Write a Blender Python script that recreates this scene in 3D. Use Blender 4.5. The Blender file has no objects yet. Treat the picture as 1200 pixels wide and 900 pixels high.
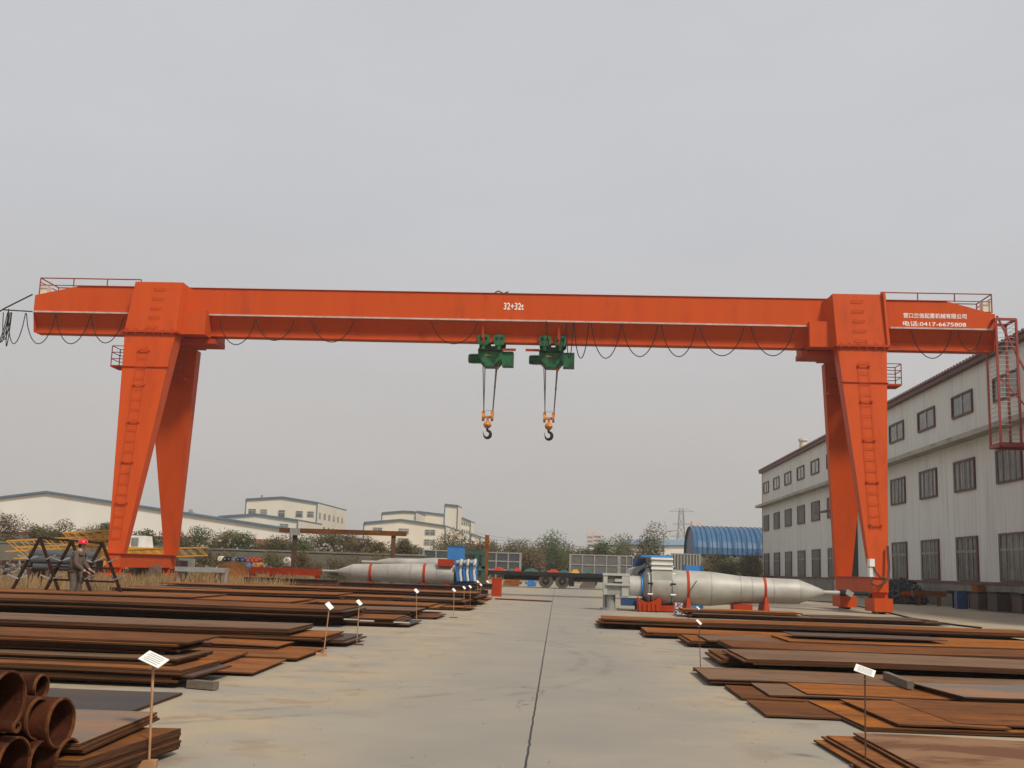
import bpy, math, random
import numpy as np
from mathutils import Vector, Matrix
random.seed(7)
C = bpy.context.scene.collection
S = bpy.context.scene
R = math.radians
# ------------------------------------------------------------------ camera (eye 1.35 m above the yard)
F, CX, CY, EYE, SL = 1294., 600., 450., 1.35, 0.032
Yc = Vector((70, -218, -F)).normalized()
Uc = Vector((1070, -218 - 1000 * SL, -F)).cross(Yc)
if Uc.y < 0: Uc = -Uc
Uc.normalize(); Xc = Yc.cross(Uc)
RM = Matrix((Xc, Yc, Uc))
cd = bpy.data.cameras.new('camera'); cam = bpy.data.objects.new('camera', cd); C.objects.link(cam)
cam.matrix_world = Matrix.Translation((0, 0, EYE)) @ RM.to_4x4()
cd.sensor_width = 36; cd.lens = F * 36 / 1200; cd.clip_start = .1; cd.clip_end = 6000
S.camera = cam
S.view_settings.view_transform = 'Standard'; S.view_settings.look = 'None'
S.view_settings.gamma = 1; S.view_settings.use_curve_mapping = False
S.view_settings.exposure = 0.2
# ------------------------------------------------------------------ sky and hazy sun behind the camera, to its right
SUN_EL, SUN_AZ = R(49), R(143)            # azimuth clockwise from +Y
W = bpy.data.worlds.new('World'); S.world = W; W.use_nodes = True
nt = W.node_tree; nt.nodes.clear()
def N(t, ty, **k):
    n = t.nodes.new(ty)
    for a, b in k.items():
        if a[0] == '_': n.inputs[int(a[1:]) if a[1:].isdigit() else a[1:].replace('_', ' ')].default_value = b
        else: setattr(n, a, b)
    return n
sky = N(nt, 'ShaderNodeTexSky', sky_type='NISHITA', sun_disc=False, sun_elevation=SUN_EL, sun_rotation=SUN_AZ, dust_density=6., air_density=1.)
tc = N(nt, 'ShaderNodeTexCoord'); sp = N(nt, 'ShaderNodeSeparateXYZ'); nt.links.new(tc.outputs['Generated'], sp.inputs[0])
rp = N(nt, 'ShaderNodeValToRGB')
cr = rp.color_ramp
stops = [(0.0, (4.85, 4.57, 4.36)), (.12, (4.85, 4.66, 4.56)), (.30, (5.0, 5.08, 5.34)), (.45, (5.3, 5.37, 5.62)), (1.0, (4.6, 4.7, 4.9))]
cr.elements[0].position = 0; cr.elements[0].color = tuple(c / 8 for c in stops[0][1]) + (1,)
cr.elements[1].position = 1; cr.elements[1].color = tuple(c / 8 for c in stops[-1][1]) + (1,)
for p, c in stops[1:-1]:
    e = cr.elements.new(p); e.color = tuple(v / 8 for v in c) + (1,)
nt.links.new(sp.outputs[2], rp.inputs[0])
mp = N(nt, 'ShaderNodeMapping'); mp.inputs['Scale'].default_value = (1, 1, 3.2); nt.links.new(tc.outputs['Generated'], mp.inputs[0])
nz = N(nt, 'ShaderNodeTexNoise', _Scale=2.3, _Detail=5, _Roughness=.5); nt.links.new(mp.outputs[0], nz.inputs['Vector'])
mr = N(nt, 'ShaderNodeMapRange'); mr.inputs[1].default_value = .3; mr.inputs[2].default_value = .7; mr.inputs[3].default_value = 7.65; mr.inputs[4].default_value = 8.4
nt.links.new(nz.outputs[0], mr.inputs[0])
vm = N(nt, 'ShaderNodeVectorMath', operation='SCALE'); nt.links.new(rp.outputs[0], vm.inputs[0]); nt.links.new(mr.outputs[0], vm.inputs['Scale'])
hs = N(nt, 'ShaderNodeHueSaturation', _Saturation=.25); nt.links.new(sky.outputs[0], hs.inputs['Color'])
mx = N(nt, 'ShaderNodeMix', data_type='RGBA'); mx.inputs[0].default_value = .93
nt.links.new(hs.outputs[0], mx.inputs[6]); nt.links.new(vm.outputs[0], mx.inputs[7])
bg = N(nt, 'ShaderNodeBackground', _Strength=.1); wo = N(nt, 'ShaderNodeOutputWorld')
nt.links.new(mx.outputs[2], bg.inputs[0]); nt.links.new(bg.outputs[0], wo.inputs[0])
sd = bpy.data.lights.new('sun', 'SUN'); sun = bpy.data.objects.new('sun', sd); C.objects.link(sun)
sd.energy = 3.0; sd.angle = R(8); sd.color = (1, .93, .82)
tosun = Vector((math.sin(SUN_AZ) * math.cos(SUN_EL), math.cos(SUN_AZ) * math.cos(SUN_EL), math.sin(SUN_EL)))
sun.rotation_euler = tosun.to_track_quat('Z', 'Y').to_euler(); sun.location = tosun * 60

# ------------------------------------------------------------------ helpers
def ray(px, py): return RM @ Vector((px - CX, CY - py, -F))
def at(px, py, Y): d = ray(px, py); return Vector((0, 0, EYE)) + d * (Y / d.y)
def gr(px, py, z=0.): d = ray(px, py); return Vector((0, 0, EYE)) + d * ((z - EYE) / d.z)
def X_at(px, Y, py=668): return at(px, py, Y).x
wl = {}
class MB:
    def __init__(s): s.v = []; s.f = []
    def add(s, vs, fs):
        b = len(s.v); s.v += [tuple(v) for v in vs]; s.f += [tuple(b + i for i in f) for f in fs]; return s
    def prism(s, a, b):      # a, b: matching rings of points
        n = len(a); fs = [tuple(range(n))[::-1], tuple(range(n, 2 * n))]
        fs += [(i, (i + 1) % n, n + (i + 1) % n, n + i) for i in range(n)]
        return s.add(list(a) + list(b), fs)
    def box(s, c, d, rz=0, m=None):
        x, y, z = d[0] / 2, d[1] / 2, d[2] / 2; vs = []
        M = m or Matrix.Rotation(rz, 3, 'Z')
        for k in (-z, z):
            for q in ((-x, -y), (x, -y), (x, y), (-x, y)): vs.append(Vector(c) + M @ Vector((q[0], q[1], k)))
        return s.prism(vs[:4], vs[4:])
    def bb(s, x0, x1, y0, y1, z0, z1): return s.box(((x0 + x1) / 2, (y0 + y1) / 2, (z0 + z1) / 2), (abs(x1 - x0), abs(y1 - y0), abs(z1 - z0)))
    def bar(s, p, q, w=.05, h=None):
        p, q = Vector(p), Vector(q); d = (q - p)
        M = d.to_track_quat('Z', 'Y').to_matrix(); h = h or w
        return s.box((p + q) / 2, (w, h, d.length), m=M)
    def tube(s, pts, r, n=6, cap=True):
        pts = [Vector(p) for p in pts]; rr = r if isinstance(r, (list, tuple)) else [r] * len(pts)
        vs = []; up = None
        for i, p in enumerate(pts):
            d = (pts[min(i + 1, len(pts) - 1)] - pts[max(i - 1, 0)])
            if d.length < 1e-9: d = Vector((0, 0, 1))
            d.normalize()
            if up is None: up = Vector((0, 0, 1)) if abs(d.z) < .9 else Vector((1, 0, 0))
            a = d.cross(up)
            if a.length < 1e-3: a = d.cross(Vector((0, 1, 0)))
            a.normalize(); b = a.cross(d); up = b
            for k in range(n):
                t = 2 * math.pi * k / n; vs.append(p + rr[i] * (a * math.cos(t) + b * math.sin(t)))
        fs = [(i * n + k, i * n + (k + 1) % n, (i + 1) * n + (k + 1) % n, (i + 1) * n + k) for i in range(len(pts) - 1) for k in range(n)]
        if cap: fs += [tuple(range(n)), tuple(range((len(pts) - 1) * n, len(pts) * n))[::-1]]
        return s.add(vs, fs)
    def pipe(s, p, q, ro, ri, n=28):   # hollow open pipe
        p, q = Vector(p), Vector(q); d = (q - p).normalized(); a = d.orthogonal().normalized(); b = d.cross(a); vs = []
        for c, r in ((p, ro), (q, ro), (q, ri), (p, ri)):
            for k in range(n): t = 2 * math.pi * k / n; vs.append(c + r * (a * math.cos(t) + b * math.sin(t)))
        fs = [(j * n + k, j * n + (k + 1) % n, ((j + 1) % 4) * n + (k + 1) % n, ((j + 1) % 4) * n + k) for j in range(4) for k in range(n)]
        return s.add(vs, fs)
    def build(s, name, m, parent=None, smooth=False, **k):
        v = np.array(s.v); o3 = Vector(((v[:, 0].min() + v[:, 0].max()) / 2, (v[:, 1].min() + v[:, 1].max()) / 2, v[:, 2].min()))
        me = bpy.data.meshes.new(name); me.from_pydata([(a - o3.x, b - o3.y, c - o3.z) for a, b, c in s.v], [], s.f)
        import bmesh
        bm = bmesh.new(); bm.from_mesh(me); bmesh.ops.recalc_face_normals(bm, faces=bm.faces)
        if k.pop('bevel', 0): pass
        bm.to_mesh(me); bm.free()
        me.materials.append(m)
        if smooth:
            me.polygons.foreach_set('use_smooth', [True] * len(me.polygons))
            me.set_sharp_from_angle(angle=R(40))
        o = bpy.data.objects.new(name, me); C.objects.link(o); pl = Vector((0, 0, 0))
        if parent: o.parent = parent; pl = wl[parent.name]
        o.location = o3 - pl; wl[o.name] = o3
        return tag(o, **k)
def tag(o, label=None, cat=None, group=None, kind=None):
    if label: o['label'] = label
    if cat: o['category'] = cat
    if group: o['group'] = group
    if kind: o['kind'] = kind
    return o
def thing(name, label, cat, loc=(0, 0, 0), group=None):
    o = bpy.data.objects.new(name, None); C.objects.link(o); o.location = loc; wl[o.name] = Vector(loc); o.empty_display_size = .2
    return tag(o, label, cat, group)
def dup(root, loc, rz=0, label=None):
    def cp(o, par):
        c = o.copy(); C.objects.link(c)
        if par: c.parent = par
        for ch in list(o.children): cp(ch, c)
        return c
    r = cp(root, None); r.location = loc; r.rotation_euler = (0, 0, rz)
    if label: r['label'] = label
    return r

# ------------------------------------------------------------------ materials
def mat(name, c1, c2=None, scale=2., rough=.7, metal=0., bump=0., bscale=30., stretch=(1, 1, 1), detail=8, obj_random=0., spec=.5, c3=None, lo=.35, hi=.65, blotch=None):
    m = bpy.data.materials.new(name); m.use_nodes = True; t = m.node_tree; b = t.nodes['Principled BSDF']
    b.inputs['Roughness'].default_value = rough; b.inputs['Metallic'].default_value = metal; b.inputs['Specular IOR Level'].default_value = spec
    c2 = c2 or tuple(x * .8 for x in c1)
    co = N(t, 'ShaderNodeTexCoord'); ma = N(t, 'ShaderNodeMapping'); ma.inputs['Scale'].default_value = stretch
    t.links.new(co.outputs['Object'], ma.inputs[0])
    oi = N(t, 'ShaderNodeObjectInfo'); vm = N(t, 'ShaderNodeVectorMath', operation='SCALE'); cm = N(t, 'ShaderNodeCombineXYZ')
    for i in range(3): t.links.new(oi.outputs['Random'], cm.inputs[i])
    t.links.new(cm.outputs[0], vm.inputs[0]); vm.inputs['Scale'].default_value = 60.
    ad = N(t, 'ShaderNodeVectorMath', operation='ADD'); t.links.new(ma.outputs[0], ad.inputs[0]); t.links.new(vm.outputs[0], ad.inputs[1])
    nz = N(t, 'ShaderNodeTexNoise', _Scale=scale, _Detail=detail, _Roughness=.6); t.links.new(ad.outputs[0], nz.inputs['Vector'])
    r = N(t, 'ShaderNodeValToRGB'); r.color_ramp.elements[0].position = lo; r.color_ramp.elements[1].position = hi
    r.color_ramp.elements[0].color = (*c1, 1); r.color_ramp.elements[1].color = (*c2, 1)
    if c3: e = r.color_ramp.elements.new((lo + hi) / 2); e.color = (*c3, 1)
    t.links.new(nz.outputs[0], r.inputs[0]); col = r.outputs[0]
    if blotch:
        bc, bs, bl, bh, ba, bst = blotch
        m3 = N(t, 'ShaderNodeMapping'); m3.inputs['Scale'].default_value = bst; t.links.new(co.outputs['Object'], m3.inputs[0]); a3 = N(t, 'ShaderNodeVectorMath', operation='ADD'); t.links.new(m3.outputs[0], a3.inputs[0]); t.links.new(vm.outputs[0], a3.inputs[1])
        n3 = N(t, 'ShaderNodeTexNoise', _Scale=bs, _Detail=9, _Roughness=.68); t.links.new(a3.outputs[0], n3.inputs['Vector'])
        q3 = N(t, 'ShaderNodeMapRange'); q3.inputs[1].default_value = bl; q3.inputs[2].default_value = bh; q3.inputs[3].default_value = 0; q3.inputs[4].default_value = ba; t.links.new(n3.outputs[0], q3.inputs[0])
        x3 = N(t, 'ShaderNodeMix', data_type='RGBA'); t.links.new(q3.outputs[0], x3.inputs[0]); t.links.new(col, x3.inputs[6]); x3.inputs[7].default_value = (*bc, 1); col = x3.outputs[2]
    if obj_random:
        h = N(t, 'ShaderNodeHueSaturation'); q = N(t, 'ShaderNodeMapRange'); q.inputs[3].default_value = 1 - obj_random; q.inputs[4].default_value = 1 + obj_random
        t.links.new(oi.outputs['Random'], q.inputs[0]); t.links.new(q.outputs[0], h.inputs['Value']); t.links.new(col, h.inputs['Color']); col = h.outputs[0]
    t.links.new(col, b.inputs['Base Color'])
    if bump:
        n2 = N(t, 'ShaderNodeTexNoise', _Scale=bscale, _Detail=6); t.links.new(co.outputs['Object'], n2.inputs['Vector'])
        bp = N(t, 'ShaderNodeBump', _Strength=bump, _Distance=.02); t.links.new(n2.outputs[0], bp.inputs['Height']); t.links.new(bp.outputs[0], b.inputs['Normal'])
    return m
ORANGE = (.53, .074, .010)
M = dict(
 crane=mat('crane_paint', ORANGE, (.42, .052, .009), 1.5, .5, spec=.12, bump=.08, bscale=1.2, lo=.3, hi=.8, stretch=(1, 1, .10), c3=(.50, .067, .010), blotch=((.22, .035, .014), 1.3, .56, .74, .55, (1, 1, .22))),
 crane_dk=mat('crane_paint_darker', (.36, .038, .008), (.46, .05, .009), 1.2, .6, spec=.2),  # darker, redder version of the crane orange for flanges, platforms and seams
 red=mat('red_paint', (.40, .042, .009), (.32, .032, .009), 3, .55, spec=.12),
 rail=mat('red_rail', (.30, .03, .02), (.22, .03, .02), 3, .5),
 pink=mat('track_metal', (.55, .42, .38), (.4, .27, .24), 3, .5),
 dark=mat('dark_steel', (.012, .012, .012), (.025, .022, .02), 4, .7, spec=.2),
 black=mat('black_rubber', (.010, .010, .010), (.018, .018, .018), 6, .75, spec=.2),
 tyre=mat('dusty_tyre', (.05, .045, .035), (.09, .075, .05), 5, .85),
 rope=mat('wire_rope', (.05, .05, .05), (.09, .085, .08), 8, .5),
 white=mat('white_paint', (.78, .78, .75), (.66, .65, .6), 3, .5),
 offw=mat('grey_white_paint', (.42, .42, .38), (.32, .32, .28), 2, .5),
 letter=mat('white_lettering', (.85, .82, .78), (.8, .76, .7), 3, .6),
 green=mat('hoist_green', (.018, .14, .052), (.012, .09, .036), 3, .5, spec=.3, blotch=((.02, .03, .02), 3, .5, .65, .8, (1, 1, .5))),
 hookor=mat('hook_orange', (.62, .24, .03), (.4, .12, .02), 4, .5),
 cream=mat('cream_cladding', (.66, .60, .48), (.60, .54, .43), .2, .7, stretch=(1, 1, .2)),
 whiteclad=mat('white_cladding', (.68, .65, .60), (.62, .59, .54), .15, .7, stretch=(1, 1, .2)),
 bluetrim=mat('blue_grey_trim', (.09, .14, .19), (.07, .11, .15), 2, .6),
 bluepl=mat('blue_sheet', (.03, .20, .52), (.025, .16, .42), 2, .5),
 bluedk=mat('dark_blue_paint', (.01, .05, .16), (.01, .04, .12), 2, .5),
 bluehall=mat('blue_hall_sheet', (.03, .115, .23), (.024, .09, .18), .6, .5),
 teal=mat('green_frame_paint', (.018, .085, .065), (.014, .065, .05), 2, .6),
 silver=mat('bare_steel', (.42, .40, .355), (.30, .285, .25), 1.1, .55, metal=.15, bump=.10, bscale=2, stretch=(.8, 1, 1), blotch=((.20, .18, .15), 1.4, .52, .68, .45, (.7, .7, 1))),
 silver2=mat('galvanised', (.34, .33, .31), (.24, .235, .22), 5, .5, metal=.3),
 rust=mat('rust_plate', (.14, .052, .016), (.27, .085, .013), 1.4, .85, bump=.10, bscale=18, stretch=(.35, 1.2, 1), obj_random=.35, spec=.15, c3=(.19, .065, .014), blotch=((.07, .03, .014), 3.5, .48, .64, .7, (.6, 1.6, 1))),
 rustor=mat('orange_rust_plate', (.30, .100, .012), (.20, .062, .011), 1.0, .85, bump=.1, bscale=18, stretch=(.3, 1.2, 1), obj_random=.15, spec=.12, blotch=((.10, .036, .013), 3., .45, .62, .8, (.6, 1.6, 1))),
 rustgr=mat('grey_brown_plate', (.14, .086, .05), (.115, .055, .026), 1.2, .75, bump=.08, bscale=14, stretch=(.3, 1, 1), obj_random=.12, spec=.3, c3=(.16, .08, .034), blotch=((.06, .036, .025), 3., .5, .64, .7, (.6, 1.6, 1))),
 rustdk=mat('dark_mill_plate', (.035, .03, .028), (.09, .045, .026), .9, .65, bump=.06, bscale=14, stretch=(.4, 1, 1), spec=.4),
 rustpatch=mat('patchy_rust_plate', (.13, .052, .022), (.22, .115, .055), 2.4, .8, bump=.1, bscale=18, stretch=(.5, 1.2, 1), spec=.25, lo=.48, hi=.56),
 steelpatch=mat('stained_plate', (.12, .10, .085), (.26, .12, .045), 1.3, .7, bump=.06, stretch=(.4, 1, 1), lo=.42, hi=.6),
 pipe=mat('rusty_pipe', (.028, .009, .005), (.065, .019, .008), 5, .9, bump=.25, bscale=30, obj_random=.2, spec=.08),
 rustbeam=mat('dark_rust_beam', (.045, .019, .013), (.095, .034, .017), 2, .85, obj_random=.25),
 wood=mat('grey_timber', (.16, .125, .09), (.10, .08, .06), 4, .85, stretch=(1, 6, 6)),
 rod=mat('pale_rusty_rod', (.42, .24, .12), (.30, .15, .07), 9, .7),
 roddk=mat('dark_rusty_rod', (.10, .035, .02), (.07, .028, .02), 9, .8),
 yellow=mat('boom_yellow', (.62, .30, .02), (.48, .22, .02), 3, .5),
 glass=mat('window_glass', (.20, .20, .18), (.08, .085, .08), .8, .15, obj_random=.4),
 darkin=mat('dark_interior', (.012, .012, .013), (.02, .02, .02), 1, .9),
 fasc=mat('fascia_brown', (.12, .035, .03), (.09, .03, .028), 2, .6),
 plinth=mat('plinth_concrete', (.22, .20, .17), (.13, .12, .10), 1.2, .85, bump=.1, bscale=8),
 wallc=mat('boundary_wall_render', (.16, .14, .11), (.10, .09, .065), .5, .9, bump=.1, bscale=5, stretch=(1, 1, .4)),
 bark=mat('bark', (.09, .07, .05), (.06, .045, .03), 8, .9),
 skin=mat('skin', (.42, .24, .17), (.36, .2, .14), 5, .6),
 coat=mat('brown_work_jacket', (.12, .085, .065), (.07, .05, .04), 6, .9, bump=.3, bscale=12),
 trou=mat('brown_trousers', (.12, .09, .07), (.085, .065, .05), 6, .9, bump=.3, bscale=12),
 helmet=mat('red_helmet', (.6, .01, .015), (.5, .01, .012), 4, .3),
 hair=mat('black_hair', (.012, .01, .01), (.02, .016, .014), 20, .6),
 mesh_in=mat('dark_mesh_panel', (.04, .045, .05), (.06, .065, .07), 3, .8),
 mesh_gr=mat('grey_mesh_panel', (.10, .10, .09), (.13, .125, .11), 3, .8),
 pinkb=mat('hazed_pink_tower', (.55, .43, .38), (.5, .39, .34), .1, .8),  # pink paled so that distance haze is part of the colour
)
def leafmat(n, c, c2):
    m = mat(n, c, c2, .9, .9, spec=.03, obj_random=.15, lo=.3, hi=.7); return m
L_olive = leafmat('olive_leaves', (.075, .066, .028), (.115, .09, .042))
L_green = leafmat('green_leaves', (.055, .075, .03), (.085, .095, .04))
L_grey = leafmat('grey_green_leaves', (.085, .088, .052), (.12, .115, .07))
L_brown = leafmat('autumn_leaves', (.12, .08, .038), (.09, .07, .038))
# concrete yard: stained, with one long joint and faint cross joints
def concrete():
    m = mat('yard_concrete', (.285, .248, .195), (.228, .205, .168), .5, .88, bump=.12, bscale=25, lo=.3, hi=.7); t = m.node_tree; b = t.nodes['Principled BSDF']
    base = b.inputs['Base Color'].links[0].from_socket
    g = N(t, 'ShaderNodeNewGeometry'); sx = N(t, 'ShaderNodeSeparateXYZ'); t.links.new(g.outputs['Position'], sx.inputs[0])
    def mth(op, a, b_=None, c=None):
        n = N(t, 'ShaderNodeMath', operation=op)
        for i, v in enumerate((a, b_, c)):
            if v is None: continue
            if isinstance(v, (int, float)): n.inputs[i].default_value = v
            else: t.links.new(v, n.inputs[i])
        return n.outputs[0]
    def noise(sc, det=6, str_=(1, 1, 1), ro=.6):
        mp = N(t, 'ShaderNodeMapping'); mp.inputs['Scale'].default_value = str_; t.links.new(g.outputs['Position'], mp.inputs[0])
        n = N(t, 'ShaderNodeTexNoise', _Scale=sc, _Detail=det, _Roughness=ro); t.links.new(mp.outputs[0], n.inputs['Vector']); return n.outputs[0]
    def mixc(f, a, col):
        n = N(t, 'ShaderNodeMix', data_type='RGBA'); t.links.new(f, n.inputs[0]); t.links.new(a, n.inputs[6]); n.inputs[7].default_value = (*col, 1); return n.outputs[2]
    def sm(v, a, b_, lo=0., hi=1.):
        n = N(t, 'ShaderNodeMapRange', interpolation_type='SMOOTHSTEP'); n.inputs[1].default_value = a; n.inputs[2].default_value = b_; n.inputs[3].default_value = lo; n.inputs[4].default_value = hi; t.links.new(v, n.inputs[0]); return n.outputs[0]
    x, y = sx.outputs[0], sx.outputs[1]
    col = base
    # pale warm dust and run-off rust beside the plates
    side = sm(mth('ABSOLUTE', mth('ADD', x, .4)), .5, 2.6)
    col = mixc(mth('MULTIPLY', side, sm(noise(.7, 8), .36, .62, 0, .75)), col, (.36, .275, .165))
    col = mixc(mth('MULTIPLY', side, sm(noise(1.6, 8), .52, .68, 0, .6)), col, (.22, .135, .07))
    # darker traffic band in the middle, tyre scuffs
    mid = sm(mth('ABSOLUTE', mth('ADD', x, -.1)), .4, 1.9, .55, 0)
    col = mixc(mth('MULTIPLY', mid, sm(noise(.5, 5), .35, .6)), col, (.205, .19, .165))
    col = mixc(sm(noise(.8, 10, (.8, 1.5, 1), .7), .60, .70, 0, .45), col, (.15, .135, .115))
    col = mixc(sm(noise(.35, 6, (1, .5, 1)), .6, .75, 0, .35), col, (.16, .145, .125))
    col = mixc(sm(noise(9, 4), .68, .74, 0, .5), col, (.12, .10, .08))
    col = mixc(sm(noise(45, 2), .6, .7, 0, .2), col, (.33, .30, .25))
    for ax, ay, ar in ((-9., 17., 9.6), (-9.3, 17.3, 9.5), (8.5, 26., 8.7)):
        dd = mth('ABSOLUTE', mth('SUBTRACT', mth('SQRT', mth('ADD', mth('POWER', mth('ADD', x, -ax), 2.), mth('POWER', mth('ADD', y, -ay), 2.))), ar))
        col = mixc(mth('MULTIPLY', sm(dd, .03, .12, .45, 0), sm(noise(1.3, 4), .45, .6)), col, (.14, .125, .105))
    vd = N(t, 'ShaderNodeVectorMath', operation='ADD'); nv = N(t, 'ShaderNodeTexNoise', _Scale=1.4, _Detail=6); t.links.new(g.outputs['Position'], nv.inputs['Vector']); t.links.new(g.outputs['Position'], vd.inputs[0]); t.links.new(nv.outputs['Color'], vd.inputs[1])
    vo = N(t, 'ShaderNodeTexVoronoi', feature='DISTANCE_TO_EDGE', _Scale=.22); t.links.new(vd.outputs[0], vo.inputs['Vector'])
    col = mixc(mth('MULTIPLY', sm(vo.outputs['Distance'], .0012, .0028, .75, 0), sm(noise(.3, 3), .48, .56)), col, (.07, .06, .05))
    col = mixc(sm(noise(2.2, 3), .74, .78, 0, .55), col, (.16, .145, .12))
    wob = mth('MULTIPLY', mth('SUBTRACT', noise(3, 3), .5), .035)
    d = mth('ABSOLUTE', mth('ADD', mth('ADD', x, .19), mth('ADD', mth('MULTIPLY', y, .0125), wob)))
    col = mixc(sm(d, .006, .012, .97, 0), col, (.02, .017, .014))
    d2 = mth('ABSOLUTE', mth('SUBTRACT', mth('MODULO', mth('ADD', y, 100 + .9), 5.2), 2.6))
    col = mixc(sm(mth('ADD', d2, wob), .0, .02, .35, 0), col, (.16, .14, .12))
    t.links.new(col, b.inputs['Base Color']); return m
M['concrete'] = concrete()
M['darkbar'] = mat('near_black_rusty_bar', (.022, .011, .008), (.045, .018, .011), 5, .85, spec=.1)
M['rim'] = mat('lit_pipe_rim', (.15, .055, .02), (.05, .018, .009), 14, .9, spec=.1)  # paler rust paints in the light caught by the pipe mouths
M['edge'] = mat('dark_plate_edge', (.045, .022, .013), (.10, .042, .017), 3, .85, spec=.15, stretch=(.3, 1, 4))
M['wframe'] = mat('brown_window_frame', (.13, .035, .03), (.09, .03, .026), 3, .6)
M['dirt'] = mat('dry_grass_dirt', (.25, .175, .085), (.16, .115, .06), .6, .95, bump=.3, bscale=6, c3=(.29, .21, .11))
M['bank'] = mat('weedy_bank', (.11, .095, .055), (.16, .13, .085), .5, .95, bump=.3, bscale=4, c3=(.08, .08, .04))
def cladding():
    m = mat('grey_cladding', (.66, .67, .635), (.58, .585, .55), .9, .6, stretch=(1, 1, .12), lo=.3, hi=.75); t = m.node_tree; b = t.nodes['Principled BSDF']
    g = N(t, 'ShaderNodeNewGeometry'); w = N(t, 'ShaderNodeTexWave', bands_direction='Y', wave_profile='SAW', _Scale=.55); t.links.new(g.outputs['Position'], w.inputs['Vector'])
    r = N(t, 'ShaderNodeValToRGB'); e = r.color_ramp.elements; e[0].position = .9; e[0].color = (0, 0, 0, 1); e[1].position = .97; e[1].color = (1, 1, 1, 1); t.links.new(w.outputs[0], r.inputs[0])
    base = b.inputs['Base Color'].links[0].from_socket
    n = N(t, 'ShaderNodeMix', data_type='RGBA', blend_type='MULTIPLY'); t.links.new(base, n.inputs[6]); n.inputs[7].default_value = (.80, .80, .79, 1)
    mm = N(t, 'ShaderNodeMath', operation='MULTIPLY'); mm.inputs[1].default_value = .6; t.links.new(r.outputs[0], mm.inputs[0]); t.links.new(mm.outputs[0], n.inputs[0])
    nz = N(t, 'ShaderNodeTexNoise', _Scale=1.6, _Detail=5); mp = N(t, 'ShaderNodeMapping'); mp.inputs['Scale'].default_value = (1, 2.2, .10); t.links.new(g.outputs['Position'], mp.inputs[0]); t.links.new(mp.outputs[0], nz.inputs['Vector'])
    q = N(t, 'ShaderNodeMapRange'); q.inputs[1].default_value = .52; q.inputs[2].default_value = .75; q.inputs[3].default_value = 0; q.inputs[4].default_value = .4; t.links.new(nz.outputs[0], q.inputs[0])
    n2 = N(t, 'ShaderNodeMix', data_type='RGBA'); t.links.new(q.outputs[0], n2.inputs[0]); t.links.new(n.outputs[2], n2.inputs[6]); n2.inputs[7].default_value = (.27, .24, .19, 1)
    t.links.new(n2.outputs[2], b.inputs['Base Color'])
    w2 = N(t, 'ShaderNodeTexWave', bands_direction='Y', _Scale=2.2); t.links.new(g.outputs['Position'], w2.inputs['Vector'])
    bp = N(t, 'ShaderNodeBump', _Strength=.5, _Distance=.03); t.links.new(w2.outputs[0], bp.inputs['Height']); t.links.new(bp.outputs[0], b.inputs['Normal'])
    return m
M['clad'] = cladding()

# ================================================================== GROUND
MB().add([(-1800, -200, -.02), (1800, -200, -.02), (1800, 2600, -.02), (-1800, 2600, -.02)], [(0, 1, 2, 3)]).build('ground', M['dirt'], kind='structure')
MB().add([(-14.5, -20, 0), (21.4, -20, 0), (21.4, 132, 0), (-14.5, 97, 0)], [(0, 1, 2, 3)]).build('concrete_yard', M['concrete'], kind='structure')

# ================================================================== GANTRY CRANE
GL = 'long orange box girder gantry crane on two pairs of splayed tapering legs'
crane = thing('gantry_crane', GL, 'gantry crane', (-3.4, 49, 0))
YF = 48.0; YB = 50.0; YM = 49.0
zt = at(600, 345, YF).z; zf = at(600, 376, YF).z          # top and flange line of the wide box
zi = at(600, 393, 48.42).z; zb = at(600, 401.3, 48.4).z    # top and bottom of the running beam
xL, xR = X_at(40, YF, 365), X_at(1166, YF, 390)
g = MB()
def prof(x, top): return [(x, YF, zf), (x, YF, top), (x, YB, top), (x, YB, zf), (x, YM - .1, zi), (x, YM - .1, zb + .05), (x, YM - .58, zb + .05), (x, YM - .58, zi)]
xs = [(xL, zt - .42), (xL + 1.95, zt + .03), (xR - 2.0, zt + .03), (xR, zt - .5)]
for (a, ta), (b, tb) in zip(xs, xs[1:]): pass
vs = []; fs = []
for x, tp in xs: vs += prof(x, tp)
for i in range(3):
    for k in range(8): fs.append((i * 8 + k, i * 8 + (k + 1) % 8, (i + 1) * 8 + (k + 1) % 8, (i + 1) * 8 + k))
fs += [tuple(range(8)), tuple(range(24, 32))[::-1]]
girder = g.add(vs, fs).build('girder', M['crane'], crane)
MB().bb(xL - .02, xR + .02, YM - .63, YM - .05, zb, zb + .048).build('bottom_flange', M['crane'], girder)
MB().bb(xL + 1.95, xR - 2.0, YF - .05, YB + .05, zt + .032, zt + .05).build('top_plate', M['crane_dk'], girder)
for x, s_ in ((xL, -1), (xR, 1)):
    MB().prism([(x + s_ * .003, y, z) for y, z in ((YF - .004, zf - .02), (YF - .004, xs[0][1] if s_ < 0 else xs[3][1]), (YB + .004, xs[0][1] if s_ < 0 else xs[3][1]), (YB + .004, zf - .02), (YM, zb), (YM - .8, zb))], [(x + s_ * .03, y, z) for y, z in ((YF - .004, zf - .02), (YF - .004, xs[0][1] if s_ < 0 else xs[3][1]), (YB + .004, xs[0][1] if s_ < 0 else xs[3][1]), (YB + .004, zf - .02), (YM, zb), (YM - .8, zb))]).build('end_plate', M['crane'], girder)
tr = MB()
for a, b in ((xL - .1, -20.3), (-16.85, 10.4), (13.65, xR - .1)): tr.bb(a, b, YF - .07, YF - .003, zf - .03, zf + .04)
tr.build('cable_track', M['pink'], girder)
for i in range(9):
    x = -15.6 + i * 2.9
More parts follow.
